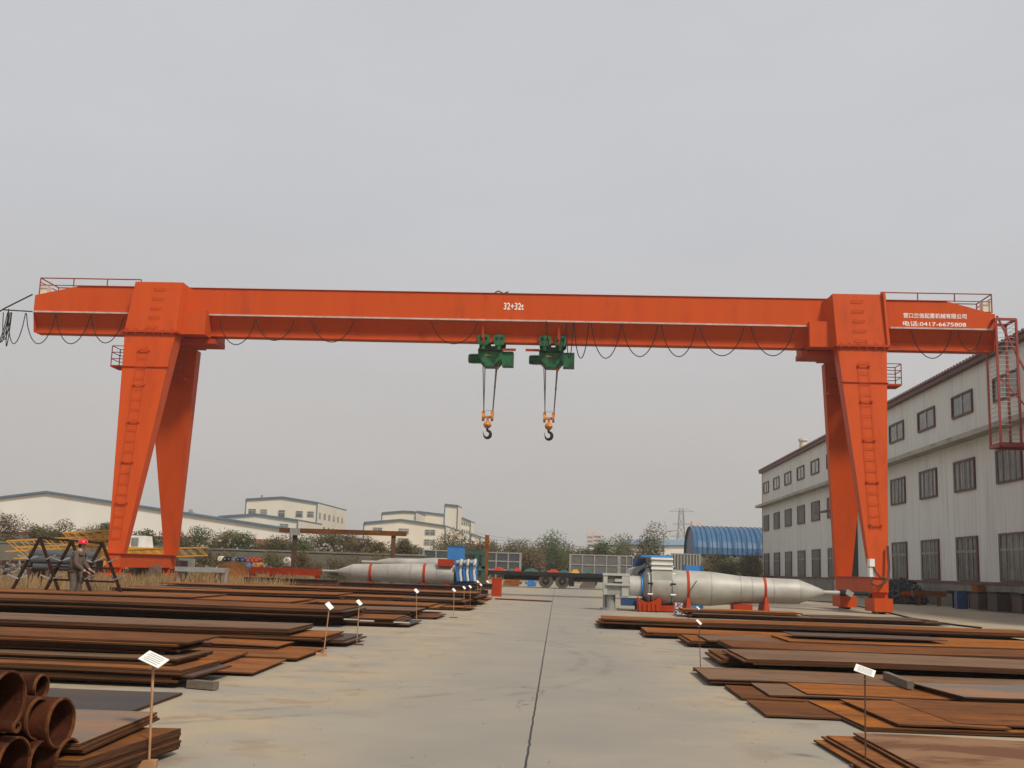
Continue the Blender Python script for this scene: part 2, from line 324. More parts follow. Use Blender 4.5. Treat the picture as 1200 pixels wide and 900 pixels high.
# weld seams on the web
for i in range(6):
    x = -16 + i * 4.9 + .3 * math.sin(i * 7); MB().bb(x - .006, x + .006, YF - .006, YF - .001, zf + .05, zt).build('weld_seam', M['crane_dk'], girder)

def letters(txt, cx, cz, w, h, name, y, lab=None):
    cu = bpy.data.curves.new('t', 'FONT'); cu.body = txt; cu.extrude = .004; cu.resolution_u = 3; cu.size = 1; cu.offset = .012
    o = bpy.data.objects.new('t', cu); C.objects.link(o); bpy.context.view_layer.update()
    me = bpy.data.meshes.new_from_object(o.evaluated_get(bpy.context.evaluated_depsgraph_get())); bpy.data.objects.remove(o)
    v = [p.co.copy() for p in me.vertices]; x0 = min(p.x for p in v); x1 = max(p.x for p in v); y0 = min(p.y for p in v); y1 = max(p.y for p in v)
    for p in me.vertices:
        p.co = Vector((cx + ((p.co.x - x0) / (x1 - x0) - .5) * w, y - p.co.z, cz + ((p.co.y - y0) / (y1 - y0) - .5) * h))
    me.materials.clear(); me.materials.append(M['letter'])
    ob = bpy.data.objects.new(name, me); C.objects.link(ob); ob.parent = girder
    for p in me.vertices: p.co -= Vector((cx, y, cz))
    ob.location = Vector((cx, y, cz)) - wl[girder.name]
    return ob
def pl(px, py): p = at(px, py, YF); return p.x, p.z
a = pl(602, 359); letters('32+32t', a[0], a[1], 24 * 48 / F, 8.5 * 48 / F, 'lettering', YF - .008)
a = pl(1095.5, 370.3); letters('营口兰信起重机械有限公司', a[0], a[1], 73 * 48 / F, 6.2 * 48 / F, 'lettering', YF - .008)
a = pl(1095, 379.8); letters('电话:0417-6675808', a[0], a[1], 73 * 48 / F, 6.2 * 48 / F, 'lettering', YF - .008)

def railing(x0, x1, z0, h, par, y0=YF + .1, y1=YB - .1, end='r', drop=0):
    m = MB(); r = .028
    xe = x1 if end == 'r' else x0
    for y in (y0, y1):
        m.tube([(x0, y, z0 + h), (x1, y, z0 + h)], r); m.tube([(x0, y, z0 + h * .12), (x1, y, z0 + h * .12)], r * .8)
        n = 4
        for i in range(n):
            x = x0 + (x1 - x0) * i / (n - 1)
            dz = drop if abs(x - xe) < 1 else 0
            m.tube([(x, y, z0 - dz), (x, y, z0 + h)], r)
    m.tube([(xe, y0, z0 + h), (xe, y1, z0 + h)], r); m.tube([(xe, y0, z0 + h * .5), (xe, y1, z0 + h * .5)], r * .8)
    return m.build('railing', M['rail'], par)
railing(xL + .1, X_at(167, YF, 330) - .1, zt + .03, .38, girder, end='l', drop=.4)
railing(X_at(1033, YF, 345), X_at(1163, YF, 352), zt + .03, .38, girder, end='r', drop=.45)
for px in (52, 1155):
    x = X_at(px, YF + .4, 350); MB().bb(x - .2, x + .2, YF + .2, YF + .6, zt - .35, zt + .12).build('electrical_box', M['cream'], girder)

# legs
def leg(pts_top, pts_bot, yt0, yt1, yb0, yb1, zt_, zb_, par, m=M['crane']):
    x0, x1 = pts_top; u0, u1 = pts_bot
    b = MB().prism([(u0, yb0, zb_), (u1, yb0, zb_), (u1, yb1, zb_), (u0, yb1, zb_)], [(x0, yt0, zt_), (x1, yt0, zt_), (x1, yt1, zt_), (x0, yt1, zt_)])
    return b.build('leg', m, par)
zs = at(178, 389, 47.15).z     # splice level under the cap boxes
zsill = 1.42
for side in (0, 1):
    if side == 0:
        ct = (X_at(157.5, 47.2, 333), X_at(213.5, 47.2, 334)); cb = (X_at(145.5, 47.1, 389), X_at(206, 47.1, 391))
        nb = (X_at(125.5, 45.9, 655), X_at(143.5, 45.9, 655)); fb = (X_at(192, 51.5, 655), X_at(205, 51.5, 655)); ft = (X_at(174, 49.9, 400), X_at(231.5, 49.9, 400))
    else:
        ct = (X_at(976, 47.2, 348), X_at(1035, 47.2, 347)); cb = (X_at(981, 47.1, 407), X_at(1040, 47.1, 407))
        nb = (X_at(1021, 45.9, 678), X_at(1041, 45.9, 678)); fb = (X_at(980, 51.5, 678), X_at(998, 51.5, 678)); ft = (X_at(966, 49.9, 415), X_at(1022, 49.9, 415))
    zct = at(600, 336.5, 47.2).z - .02
    # cap box wrapped over the front of the girder
    cap = MB().prism([(cb[0], 47.1, zs), (cb[1], 47.1, zs), (cb[1], YF + .02, zs), (cb[0], YF + .02, zs)], [(ct[0], 47.3, zct), (ct[1], 47.3, zct), (ct[1], YF + .02, zct), (ct[0], YF + .02, zct)]).build('leg_cap', M['crane'], crane)
    # far cap and the saddle over the top
    MB().prism([(cb[0] + .1, YB - .02, zs), (cb[1] - .1, YB - .02, zs), (cb[1] - .1, YB + .85, zs), (cb[0] + .1, YB + .85, zs)], [(ct[0], YB - .02, zct), (ct[1], YB - .02, zct), (ct[1], YB + .6, zct), (ct[0], YB + .6, zct)]).build('leg_cap', M['crane'], crane)
    MB().bb(ct[0] + .05, ct[1] - .05, YF - .1, YB + .1, zt + .065, zt + .12).build('saddle_plate', M['crane'], crane)
    # chamfer cheek on the inner side, and corner batten
    xi = (ct[1], ct[1] + .32) if side == 0 else (ct[0], ct[0] - .3)
    MB().prism([(cb[1] - .01 if side == 0 else cb[0] + .01, 47.15, zs), (xi[1], YF - .004, zs), (cb[1] - .4 if side == 0 else cb[0] + .4, YF - .004, zs)], [(xi[0] - .01 if side == 0 else xi[0] + .01, 47.35, zct - .04), (xi[1], YF - .004, zct - .2), (xi[0] - .4 if side == 0 else xi[0] + .4, YF - .004, zct - .04)]).build('cheek_plate', M['crane'], crane)
    if side == 1: MB().prism([(cb[1] - .02, 47.0, zs), (cb[1] + .1, 47.0, zs), (cb[1] + .1, YF, zs), (cb[1] - .02, YF, zs)], [(ct[1] - .02, 47.15, zct + .1), (ct[1] + .08, 47.15, zct + .1), (ct[1] + .08, YF, zct + .1), (ct[1] - .02, YF, zct + .1)]).build('corner_batten', M['crane'], crane)
    # bearing block beside the cap under the flange
    bx = (cb[1] - .3, X_at(241, 47.6, 380)) if side == 0 else (X_at(948.5, 47.6, 390), cb[0] + .3)
    MB().bb(*bx, 47.55, YB + .45, zs + .02, zf + .14).build('bearing_block', M['crane'], crane)
    b2 = (cb[1] - .8, X_at(255, 48.6, 400)) if side == 0 else (X_at(938, 48.6, 412), cb[0] + .8)
    MB().bb(*b2, 48.3, YB - .3, zs - .24, zs - .02).build('bearing_block', M['crane_dk'], crane)
    # splice flange with bolts
    for (y0, y1) in ((46.98, YF), (YB, YB + .98)):
        MB().bb(cb[0] - .07, cb[1] + .1, y0, y1, zs - .055, zs + .045).build('splice_flange', M['crane_dk'], crane)
    for i in range(6): MB().bb(cb[0] + .15 + i * (cb[1] - cb[0] - .3) / 5 - .03, cb[0] + .15 + i * (cb[1] - cb[0] - .3) / 5 + .03, 47.0, 47.06, zs - .13, zs + .13).build('bolt', M['crane_dk'], crane)
    near = leg((cb[0] + .02, cb[1] - .02), nb, 47.12, 47.95, 45.9, 46.32, zs - .056, zsill, crane)
    far = leg(ft, fb, 49.9, 50.5, 51.5, 51.92, zs - .25, zsill, crane)
    # lower splice line
    t = .165; lx0 = cb[0] + (nb[0] - cb[0]) * t; lx1 = cb[1] + (nb[1] - cb[1]) * t; yy = 47.12 + (45.9 - 47.12) * t; zz = zs + (zsill - zs) * t
    MB().bb(lx0 - .04, lx1 + .04, yy - .05, yy + .06, zz - .02, zz + .02).build('splice_flange', M['crane_dk'], near)
    # ladder on the front face
    def fp(u, w, off=.08):
        a_ = Vector((cb[0] + (cb[1] - cb[0]) * w, 47.12, zs)); b_ = Vector((nb[0] + (nb[1] - nb[0]) * w, 45.9, zsill)); p = a_.lerp(b_, u); return Vector((p.x, p.y - off, p.z))
    cxl = .43 if side == 0 else .5
    def rp_(u, s): c_ = fp(u, cxl); return Vector((c_.x + s * .22, c_.y, c_.z))
    ld = MB()
    for s in (-1, 1): ld.tube([rp_(.07, s), rp_(.93, s) if side == 0 else rp_(.80, s)], .010, 5)
    n = 19
    for i in range(n):
        u = .075 + .855 * i / (n - 1)
        if side == 1 and u > .8: continue
        ld.tube([rp_(u, -1), rp_(u, 1)], .012, 5)
    ladder = ld.build('ladder', M['crane'], near)
    for u in (.09, .25, .42, .60, .78):
        bk = MB()
        for s in (-1, 1): p = rp_(u, s); bk.bb(p.x - .05, p.x + .05, p.y - .01, p.y + .10, p.z - .03, p.z + .03)
        bk.bar(rp_(u, -1.1), rp_(u, 1.1), .03); bk.build('bracket', M['crane'], ladder)
    for i in range(5):
        zz_ = zs + .25 + i * .44; w = (zz_ - zs) / (zct - zs); cx_ = cb[0] + (ct[0] - cb[0]) * w + .48 * (cb[1] - cb[0]) + (.1 if side == 0 else 0); y_ = 47.1 + .2 * w
        MB().tube([(cx_ - .26, y_ + .02, zz_ - .05), (cx_ - .24, y_ - .08, zz_), (cx_ + .24, y_ - .08, zz_), (cx_ + .26, y_ + .02, zz_ - .05)], .014, 5).build('step_iron', M['crane'], cap)
    # sill beam and bogies
    nc, fc = (nb[0] + nb[1]) / 2, (fb[0] + fb[1]) / 2
    sx0 = min(nb[0], fb[0]) + .08; sx1 = max(nb[1], fb[1]) - .08
    MB().bb(nc - .3, nc + .3, 45.75, 52.3, .86, zsill - .003).build('sill_beam', M['crane'], crane)
    MB().bb(nc - .38, nc + .38, 45.7, 52.35, zsill - .002, zsill + .04).build('sill_flange', M['crane_dk'], crane)
    for yc in (46.15, 51.85):
        bg_ = MB().bb(nc - .36, nc + .36, yc - .75, yc + .75, .1, .62); bg_.bb(nc - .3, nc + .3, yc - .22, yc + .22, .6, .857)
        bogie = bg_.build('bogie', M['crane'], crane)
        bk = MB().bb(nc - .362, nc + .362, yc - .2, yc + .25, .62, .8); bk.build('motor', M['dark'], bogie)
        for s in (-1, 1):
            w = MB().tube([(nc - .12, yc + s * .5, .26), (nc + .12, yc + s * .5, .26)], .24, 20); w.build('wheel', M['dark'], bogie)
    # maintenance platforms
    yy = 49.; pz = at(0, 0, 1).z
    if side == 0: px0, px1, zp = X_at(134.5, yy, 430), cb[0] + .6, at(140, 430, yy).z
    else: px0, px1, zp = cb[1] - .6, X_at(1053, yy, 452), at(1050, 452, yy).z
    pm = MB().bb(px0, px1, yy - .5, yy + .5, zp - .08, zp); plat = pm.build('platform', M['crane_dk'], crane)
    rl = MB(); e = px0 if side == 0 else px1; e2 = px1 if side == 0 else px0
    for y in (yy - .45, yy + .45):
        for h in (.3, .6, .9): rl.tube([(e, y, zp + h), (e2, y, zp + h)], .02, 5)
        rl.tube([(e, y, zp), (e, y, zp + .9)], .025, 5)
    for h in (.3, .6, .9): rl.tube([(e, yy - .45, zp + h), (e, yy + .45, zp + h)], .02, 5)
    rl.build('railing', M['rail'], plat)
    # platform between the legs, on the inner side
    xa, xb = (cb[0] + 1.2, X_at(222, 50, 445)) if side == 0 else (X_at(967, 50, 462), cb[0] + 1.0)
    zq = at(210, 444, 49.6).z; p2 = MB().bb(xa, xb, 49.2, 49.95, zq - .06, zq).build('platform', M['crane_dk'], crane)
    rl = MB()
    for h in (.3, .6, .9): rl.tube([(xa, 49.2, zq + h), (xb, 49.2, zq + h)], .02, 5)
    for x in (xa, (xa + xb) / 2, xb): rl.tube([(x, 49.2, zq), (x, 49.2, zq + .9)], .02, 5)
    rl.build('railing', M['rail'], p2)
# cabinet and hoses on the right leg
cx_ = X_at(1020, 45.8, 665)
cab = MB().bb(cx_ - .1, cx_ + .12, 45.55, 45.9, at(1020, 676, 45.8).z, at(1020, 665, 45.8).z); cab.bb(cx_ - .1, cx_ + .1, 45.5, 45.9, at(1020, 664, 45.8).z, at(1020, 655, 45.8).z)
cab.build('control_cabinet', M['white'], crane)
h = MB(); pts = [at(1020, 676, 45.6), at(1022, 684, 45.5), at(1028, 687, 45.4), at(1036, 683, 45.4), at(1041, 676, 45.5), at(1042, 664, 45.7), at(1040, 640, 45.9)]
h.tube(pts, .05, 6); h.tube([at(1022, 660, 45.6), at(1026, 670, 45.5), at(1032, 677, 45.4), at(1040, 678, 45.5)], .04, 6); h.build('cable_bundle', M['roddk'], crane)

# festoon cable loops
def sag(p, q, drop, n=12):
    p, q = Vector(p), Vector(q); out = []
    for i in range(n + 1):
        t = i / n; v = p.lerp(q, t); v.z -= drop * (1 - (2 * t - 1) ** 2) ** .75 if 0 < t < 1 else 0; out.append(v)
    return out
def loop(px0, py0, px1, py1, pylow, Y=47.9, r=.022):
    a, b = at(px0, py0, Y), at(px1, py1, Y); low = at((px0 + px1) / 2, pylow, Y).z
    MB().tube(sag(a, b, (a.z + b.z) / 2 - low), r, 5).build('festoon_cable', M['black'], crane)
for a in [(14, 366, 10, 362, 406), (30, 367, 10, 364, 403), (31, 367, 66, 368, 403), (66, 368, 106, 370, 403), (107, 370, 145, 372, 402),
          (257, 372, 300, 374, 404), (300, 374, 345, 376, 399), (365, 375, 415, 376, 401), (505, 376, 560, 378, 403), (640, 376, 664, 378, 421),
          (664, 378, 672, 378, 420), (673, 378, 690, 379, 420), (693, 379, 728, 380, 420), (729, 380, 771, 381, 418), (775, 381, 816, 382, 418), (820, 382, 872, 383, 417),
          (880, 383, 930, 385, 417), (1068, 388, 1115, 388, 420), (1122, 388, 1150, 390, 411)]:
    loop(*a)
oa = MB(); oa.tube([at(38, 345, 48.6), at(6, 361, 48.6), at(-12, 372, 48.6)], .035, 5); oa.tube([at(38, 365, 47.95), at(4, 363, 47.95)], .03, 5)
oa.build('cable_outrigger', M['dark'], crane)
for i in range(4): loop(-14 + i * 6, 366, 9 + i * 1.5, 366, 407 - i * 3, 47.85 + .05 * i)
tb = MB(); tb.tube([at(577, 345, 48.2), at(584, 341, 48.2), at(590, 344, 48.2), at(596, 342, 48.2)], .03, 5); tb.build('cable_coil', M['dark'], crane)

# service cage hanging from the right end
cg = MB()
ztop, zbot = at(1172, 374, 47.6).z, at(1172, 521, 47.6).z
xa = X_at(1170, 47.6, 450); xb = xa + .85; ya, yb = 47.6, 48.75
zc = at(1160, 416, 48.7).z
for x, y in ((xb, ya), (xb, yb), (xa, ya)): cg.bar((x, y, zbot), (x, y, ztop), .09)
cg.bar((xa, yb, zbot), (xa, yb, zc), .08)
for z in (zbot, ztop):
    x2 = xb + (.9 if z == zbot else 0); w = .10 if z == ztop else .16
    cg.bar((xa, ya, z), (x2, ya, z), w); cg.bar((xa, yb, z), (x2, yb, z), w); cg.bar((xa, ya, z), (xa, yb, z), w); cg.bar((x2, ya, z), (x2, yb, z), w)
cg.bar((xR - .05, ya, ztop + .15), (xb + 1.1, ya + .1, ztop - 3.9), .07)
cg.bar((xa, ya + .02, ztop - .2), (xb, yb, ztop), .06); cg.bar((xa, ya + .02, zbot + 3.0), (xb + .9, ya + .02, zbot + .9), .05)
cage = cg.build('service_cage', M['rail'], crane)
for i in range(26):
    z = zbot + .25 + i * (ztop - zbot - .45) / 25
    a_ = xa if z > zc else xa; ch = MB(); pts = [(xa, yb, z), (xa, ya, z), (xb, ya, z)] if z < zc else [(xa, ya, z), (xb, ya, z), (xb, yb, z)]
    ch.tube(pts, .011, 4); ch.build('hoop', M['silver2'], cage)
MB().bb(xa, xb + .9, ya, yb, zbot + .085, zbot + .11).build('cage_floor', M['rustbeam'], cage)

# ================================================================== HOISTS (each hangs from the girder)
def hoist(px, lab, bar_side):
    k = 49. / F; o = at(px, 404, 49.); X0, Z0 = o.x, zb
    y0 = 49.
    root = thing('electric_hoist', lab, 'hoist', (X0, 49, Z0 - 2.0), 'green electric hoists on the girder')
    def q(dx, py): return X0 + dx * k, Z0 - (py - 404.5) * k
    for a, b in ((-15, -1), (4, 17)):
        x0_, zz0 = q(a, 409); x1_, zz1 = q(b, 396.5)
        for yy in (48.20, 49.12):
            m = MB(); c_ = .1
            m.prism([(x0_ + c_, yy, zz0), (x1_ - c_, yy, zz0), (x1_, yy, zz0 + c_), (x1_, yy, zz1 - c_), (x1_ - c_, yy, zz1), (x0_ + c_, yy, zz1), (x0_, yy, zz1 - c_), (x0_, yy, zz0 + c_)],
                    [(x0_ + c_, yy + .14, zz0), (x1_ - c_, yy + .14, zz0), (x1_, yy + .14, zz0 + c_), (x1_, yy + .14, zz1 - c_), (x1_ - c_, yy + .14, zz1), (x0_ + c_, yy + .14, zz1), (x0_, yy + .14, zz1 - c_), (x0_, yy + .14, zz0 + c_)])
            m.bb((x0_ + x1_) / 2 - .07, (x0_ + x1_) / 2 + .07, yy + .02, yy + .12, zz0 - .2, zz0 + .02)
            tp = m.build('trolley_plate', M['green'], root)
            w = MB()
            for s in (-.11, .11): w.tube([((x0_ + x1_) / 2 + s, yy - .03, zz1 - .16), ((x0_ + x1_) / 2 + s, yy + .002, zz1 - .16)], .06, 10)
            w.build('wheel_hub', M['dark'], tp)
    # drum body: octagonal casing
    ax, az = q(-15, 432); bx, bz = q(14, 408); oc = [(ax + .1, bz), (ax, bz - .15), (ax, az + .3), (ax + .3, az), (bx - .22, az), (bx, az + .25), (bx, bz - .1), (bx - .12, bz)]
    MB().prism([(x, 48.62, z) for x, z in oc], [(x, 49.4, z) for x, z in oc]).build('gear_case', M['green'], root)
    MB().bb(ax + .35, ax + .62, 48.6, 48.619, (az + bz) / 2 + .0, (az + bz) / 2 + .05).build('name_plate', M['hookor'], root)
    br = MB(); br.bar((ax + .05, 48.58, az + .3), (ax + .32, 48.58, az + .05), .06); br.bar((bx - .05, 48.58, az + .3), (bx - .3, 48.58, az + .03), .06); br.bar((ax, 48.58, bz - .22), (bx, 48.58, bz - .22), .04); br.build('rib', M['dark'], root)
    a, z0_ = q(-27, 428); b, z1_ = q(-14, 416)
    mt = MB().tube([(a, 49, (z0_ + z1_) / 2), (a + .08, 49, (z0_ + z1_) / 2), (a + .085, 49, (z0_ + z1_) / 2), (b + .05, 49, (z0_ + z1_) / 2)], [.17, .23, .2, .22], 18).build('motor', M['green'], root, smooth=True)
    fn = MB()
    for i in range(4): fn.tube([(a + .14 + i * .07, 49, (z0_ + z1_) / 2), (a + .165 + i * .07, 49, (z0_ + z1_) / 2)], .235, 18)
    fn.build('cooling_fin', M['green'], mt)
    a, z0_ = q(14, 431); b, z1_ = q(27, 414)
    MB().bb(a - .01, b, 48.68, 49.32, z0_, z1_).build('control_box', M['green'], root)
    a, zz = q(14, 412.3); b, _ = q(30, 412)
    if bar_side < 0: a, zz = q(-15, 412.3); b, _ = q(-31, 412)
    MB().bb(min(a, b), max(a, b), 48.55, 48.63, zz - .05, zz + .05).build('bumper_bar', M['red'], root)
    a, zz = q(-9 if bar_side > 0 else 8, 388); ta = MB().bb(a - .05, a + .05, 48.1, 48.18, Z0 + .1, at(600, 379, 48.1).z); ta.tube([(a + .03, 48.1, Z0 + .6), (a + .05, 48.15, Z0 + .05), (a - .02, 48.1, Z0 - .1)], .03, 5); ta.build('tow_arm', M['red'], root)
    # ropes
    for d0, d1, y in ((-9, -5, 48.9), (-7, -5.5, 49.1), (6.5, 5, 48.95), (7.5, 5.2, 49.05)):
        x0_, z0_ = q(d0, 431); x1_, z1_ = q(d1 - 3.5 if d1 < 0 else d1 + 0, 489)
        MB().tube([(x0_, y, z0_), (q(d1 - 1, 489)[0], y, z1_)], .022, 5).build('wire_rope', M['rope'], root)
    a, zz = q(7.4, 433); MB().bb(a - .07, a + .07, 48.85, 49.05, zz - .05, zz + .2).build('rope_guide', M['hookor'], root)
    a, zz = q(6, 456); MB().bb(a - .03, a + .03, 48.9, 48.98, zz - .05, zz + .05).build('limit_stop', M['dark'], root)
    # hook block
    c0, zz = q(-1.5, 492); hb = MB()
    for s in (-1, 1):
        hb.tube([(c0 + s * .2 - .05, 49, zz), (c0 + s * .2 + .05, 49, zz)], .19, 18)
        hb.bb(c0 + s * .2 - .07, c0 + s * .2 + .07, 48.9, 49.1, zz + .1, zz + .26)
    hb.tube([(c0 - .2, 49, zz), (c0 + .2, 49, zz)], .06, 10); hb.bb(c0 - .1, c0 + .1, 48.93, 49.07, zz - .05, zz + .05)
    bl = hb.build('hook_block', M['hookor'], root, smooth=True)
    MB().tube([(c0 - .17, 49, zz + .3), (c0 + .17, 49, zz + .3)], .012, 5).build('spreader_pin', M['silver2'], bl)
    zz2 = zz - .36; bs = MB().tube([(c0, 49, zz - .05), (c0, 49, zz2 + .17), (c0, 49, zz2 + .1), (c0, 49, zz2), (c0, 49, zz2 - .1), (c0, 49, zz2 - .15)], [.05, .05, .15, .19, .14, .07], 14); bs.build('swivel', M['hookor'], bl, smooth=True)
    hp = []; rr = []
    hp.append((c0, zz2 - .1)); rr.append(.05); hp.append((c0, zz2 - .24)); rr.append(.055)
    cz = zz2 - .42
    for i in range(11):
        t = R(90 - 27 * i) ; hp.append((c0 + .155 * math.cos(t), cz + .165 * math.sin(t))); rr.append([.055, .062, .068, .074, .076, .076, .07, .062, .05, .035, .018][i])
    hp.append((c0 - .20, cz + .14)); rr.append(.01)
    MB().tube([(x, 49, z) for x, z in hp], rr, 10).build('hook', M['dark'], root, smooth=True)
    return root
hoist(576, 'green electric hoist on the left, with its red bar pointing right', 1)
hoist(647, 'green electric hoist on the right, with its red bar pointing left', -1)
# ================================================================== BUILDINGS
# big workshop on the right, wall along the yard at x = 21.45
XW = 21.45; Y0, Y1 = 30.0, 127.2; ZE, ZC, ZS = 13.1, 9.1, 1.33
ws = thing('workshop_building', 'long grey metal clad workshop with brown roof edge and three rows of windows', 'building', (XW + 12, 78, 0))
MB().add([(XW, Y0, ZS), (XW, Y1, ZS), (XW, Y1, ZE), (XW, Y0, ZE), (XW + 26, Y0, ZS), (XW + 26, Y1, ZS), (XW + 26, Y1, ZE), (XW + 26, Y0, ZE)], [(0, 1, 2, 3), (1, 5, 6, 2), (5, 4, 7, 6), (4, 0, 3, 7)]).build('wall', M['clad'], ws)
MB().bb(XW - .06, XW + 26.05, Y0 - .05, Y1 + .05, -.02, ZS).build('plinth', M['plinth'], ws)
MB().bb(XW - .10, XW - .002, Y0, Y1 + .06, ZS - .05, ZS + .09).build('base_trim', M['fasc'], ws)
MB().bb(XW - .04, XW + .12, Y1 - .05, Y1 + .12, ZS + .1, ZE).build('corner_trim', M['rail'], ws)
rf = MB().add([(XW - .35, Y0 - .3, ZE + .12), (XW - .35, Y1 + .4, ZE + .12), (XW + 13, Y1 + .4, ZE + 1.3), (XW + 13, Y0 - .3, ZE + 1.3), (XW + 26.4, Y0 - .3, ZE + .12), (XW + 26.4, Y1 + .4, ZE + .12)], [(0, 1, 2, 3), (3, 2, 5, 4)])
roof = rf.build('roof', M['fasc'], ws)
MB().bb(XW - .34, XW - .002, Y0 - .3, Y1 + .4, ZE - .22, ZE + .05).build('fascia', M['fasc'], ws)
vs = []; i = 0; y = Y0
while y < Y1 + .3:
    z = ZE + (.20 if (i // 2) % 2 else .10); vs += [(XW - .42, y, ZE + .03), (XW - .42, y, z), (XW - .1, y, z), (XW - .1, y, ZE + .03)]; y += .03 if i % 2 else .22; i += 1
MB().add(vs, [(4 * k + a, 4 * k + (a + 1) % 4, 4 * k + 4 + (a + 1) % 4, 4 * k + 4 + a) for k in range(i - 1) for a in range(4)]).build('corrugated_edge', M['fasc'], roof)
MB().add([(XW, Y1, ZE), (XW + 13, Y1, ZE + 1.25), (XW + 26, Y1, ZE), (XW, Y0, ZE), (XW + 13, Y0, ZE + 1.25), (XW + 26, Y0, ZE)], [(0, 1, 2), (3, 5, 4)]).build('gable', M['clad'], ws)
can = MB().bb(XW - .75, XW - .003, Y0, Y1 + .5, ZC - .13, ZC + .13).build('canopy_ledge', mat('stained_ledge', (.40, .38, .33), (.20, .15, .10), 1.1, .8, stretch=(1, .6, 1), c3=(.34, .32, .27), lo=.35, hi=.72), ws)
xx, yy_ = X_at(935, 118, 525), 118.
cy_ = MB().tube([(XW + 1.5, 112, ZE + .1), (XW + 1.5, 112, ZE + 1.8)], .36, 14); cy_.tube([(XW + 1.5, 112, ZE + 1.8), (XW + 1.5, 112, ZE + 2.0)], .48, 14); cy_.build('chimney', M['cream'], roof)
def window(y, z0, z1, bars, w=3.25, tall=False):
    yc0, yc1 = y, y + w; fr = .11
    pane = MB().bb(XW - .03, XW - .004, yc0 + fr, yc1 - fr, z0 + fr, z1 - fr).build('window', M['glass'], ws)
    f = MB(); x0, x1 = XW - .10, XW - .003
    f.bb(x0, x1, yc0, yc1, z1 - fr, z1); f.bb(x0, x1, yc0, yc1, z0, z0 + fr); f.bb(x0, x1, yc0, yc0 + fr, z0 + fr, z1 - fr); f.bb(x0, x1, yc1 - fr, yc1, z0 + fr, z1 - fr)
    f.build('frame', M['wframe'], pane)
    g_ = MB(); n = 2 if tall else (2 if not bars else 2)
    for i in range(1, 4 if bars else 2):
        yb_ = yc0 + fr + (w - 2 * fr) * i / (4 if bars else 2); t = .07 if (i == 2 or not bars) else .035
        g_.bb(XW - .075, XW - .031, yb_ - t, yb_ + t, z0 + fr, z1 - fr)
    if tall: zz = z0 + (z1 - z0) * .66; g_.bb(XW - .078, XW - .031, yc0 + fr, yc1 - fr, zz - .07, zz + .07)
    if bars:
        for i in range(9): yb_ = yc0 + fr + (w - 2 * fr) * (i + .5) / 9; g_.tube([(XW - .13, yb_, z0 + .05), (XW - .13, yb_, z1 - .05)], .018, 4)
    g_.build('mullion', M['silver2'] if bars else M['offw'], pane)
for i in range(-3, 11):
    y = 60.25 + 6.27 * i
    window(y, 10.45, 11.72, False)
    if i != 4: window(y, 6.3, 8.02, True)
    if i not in (4,): window(y, 1.44, 3.83, True, tall=True)
# doorway painted as a dark panel for the unlit inside, with small awning
MB().bb(XW - .03, XW - .004, 85.2, 89.8, 0.02, 6.4).build('doorway', M['darkin'], ws)
MB().bb(XW - .08, XW - .031, 89.8, 92.6, 0.02, 6.5).build('sliding_door', M['clad'], ws)
MB().prism([(XW - .01, 84.6, 6.75), (XW - 1.6, 84.6, 6.55), (XW - 1.6, 92.8, 6.55), (XW - .01, 92.8, 6.75)], [(XW - .01, 84.6, 6.9), (XW - 1.6, 84.6, 6.65), (XW - 1.6, 92.8, 6.65), (XW - .01, 92.8, 6.9)]).build('awning', M['fasc'], ws)

def P(px, py, Y): return at(px, py, Y)
def gable_building(name, label, Y, depth, pts, zbase, m, trim, wins=(), par=None, side=None, dadoz=None):
    # pts: eave and ridge pixels of the front gable, left to right
    root = thing(name, label, 'building', (P(*pts[0], Y).x / 2 + P(*pts[-1], Y).x / 2, Y + depth / 2, 0))
    top = [P(*p, Y) for p in pts]; n = len(top)
    zb_ = 0 if zbase is None else zbase
    fr = [Vector((top[0].x, Y, zb_))] + top + [Vector((top[-1].x, Y, zb_))]; fr = fr[::-1]
    bk = [Vector((p.x, Y + depth, p.z)) for p in fr]
    MB().prism(fr, bk).build('wall', m, root)
    r = MB()
    for a, b in zip(top, top[1:]): r.prism([a + Vector((0, -.35, .02)), b + Vector((0, -.35, .02)), b + Vector((0, -.35, .32)), a + Vector((0, -.35, .32))], [a + Vector((0, depth + .3, .02)), b + Vector((0, depth + .3, .02)), b + Vector((0, depth + .3, .32)), a + Vector((0, depth + .3, .32))])
    r.build('roof', trim, root)
    MB().bb(top[0].x - .1, top[0].x + .12, Y - .12, Y - .005, zb_, top[0].z).build('corner_trim', trim, root); MB().bb(top[-1].x - .12, top[-1].x + .1, Y - .12, Y - .005, zb_, top[-1].z).build('corner_trim', trim, root)
    for (x0, x1, y0, y1) in wins:
        a, b = P(x0, y1, Y), P(x1, y0, Y); fw = .12
        w_ = MB().bb(a.x, b.x, Y - .06, Y - .01, a.z, b.z).build('window', M['glass'], root)
        q = MB(); k = max(1, round((b.x - a.x) / 1.0))
        for i in range(k + 1): x = a.x + (b.x - a.x) * i / k; q.bb(x - .05, x + .05, Y - .10, Y - .061, a.z, b.z)
        q.bb(a.x, b.x, Y - .10, Y - .061, (a.z * .35 + b.z * .65) - .05, (a.z * .35 + b.z * .65) + .05); q.build('frame', M['offw'], w_)
    return root, top
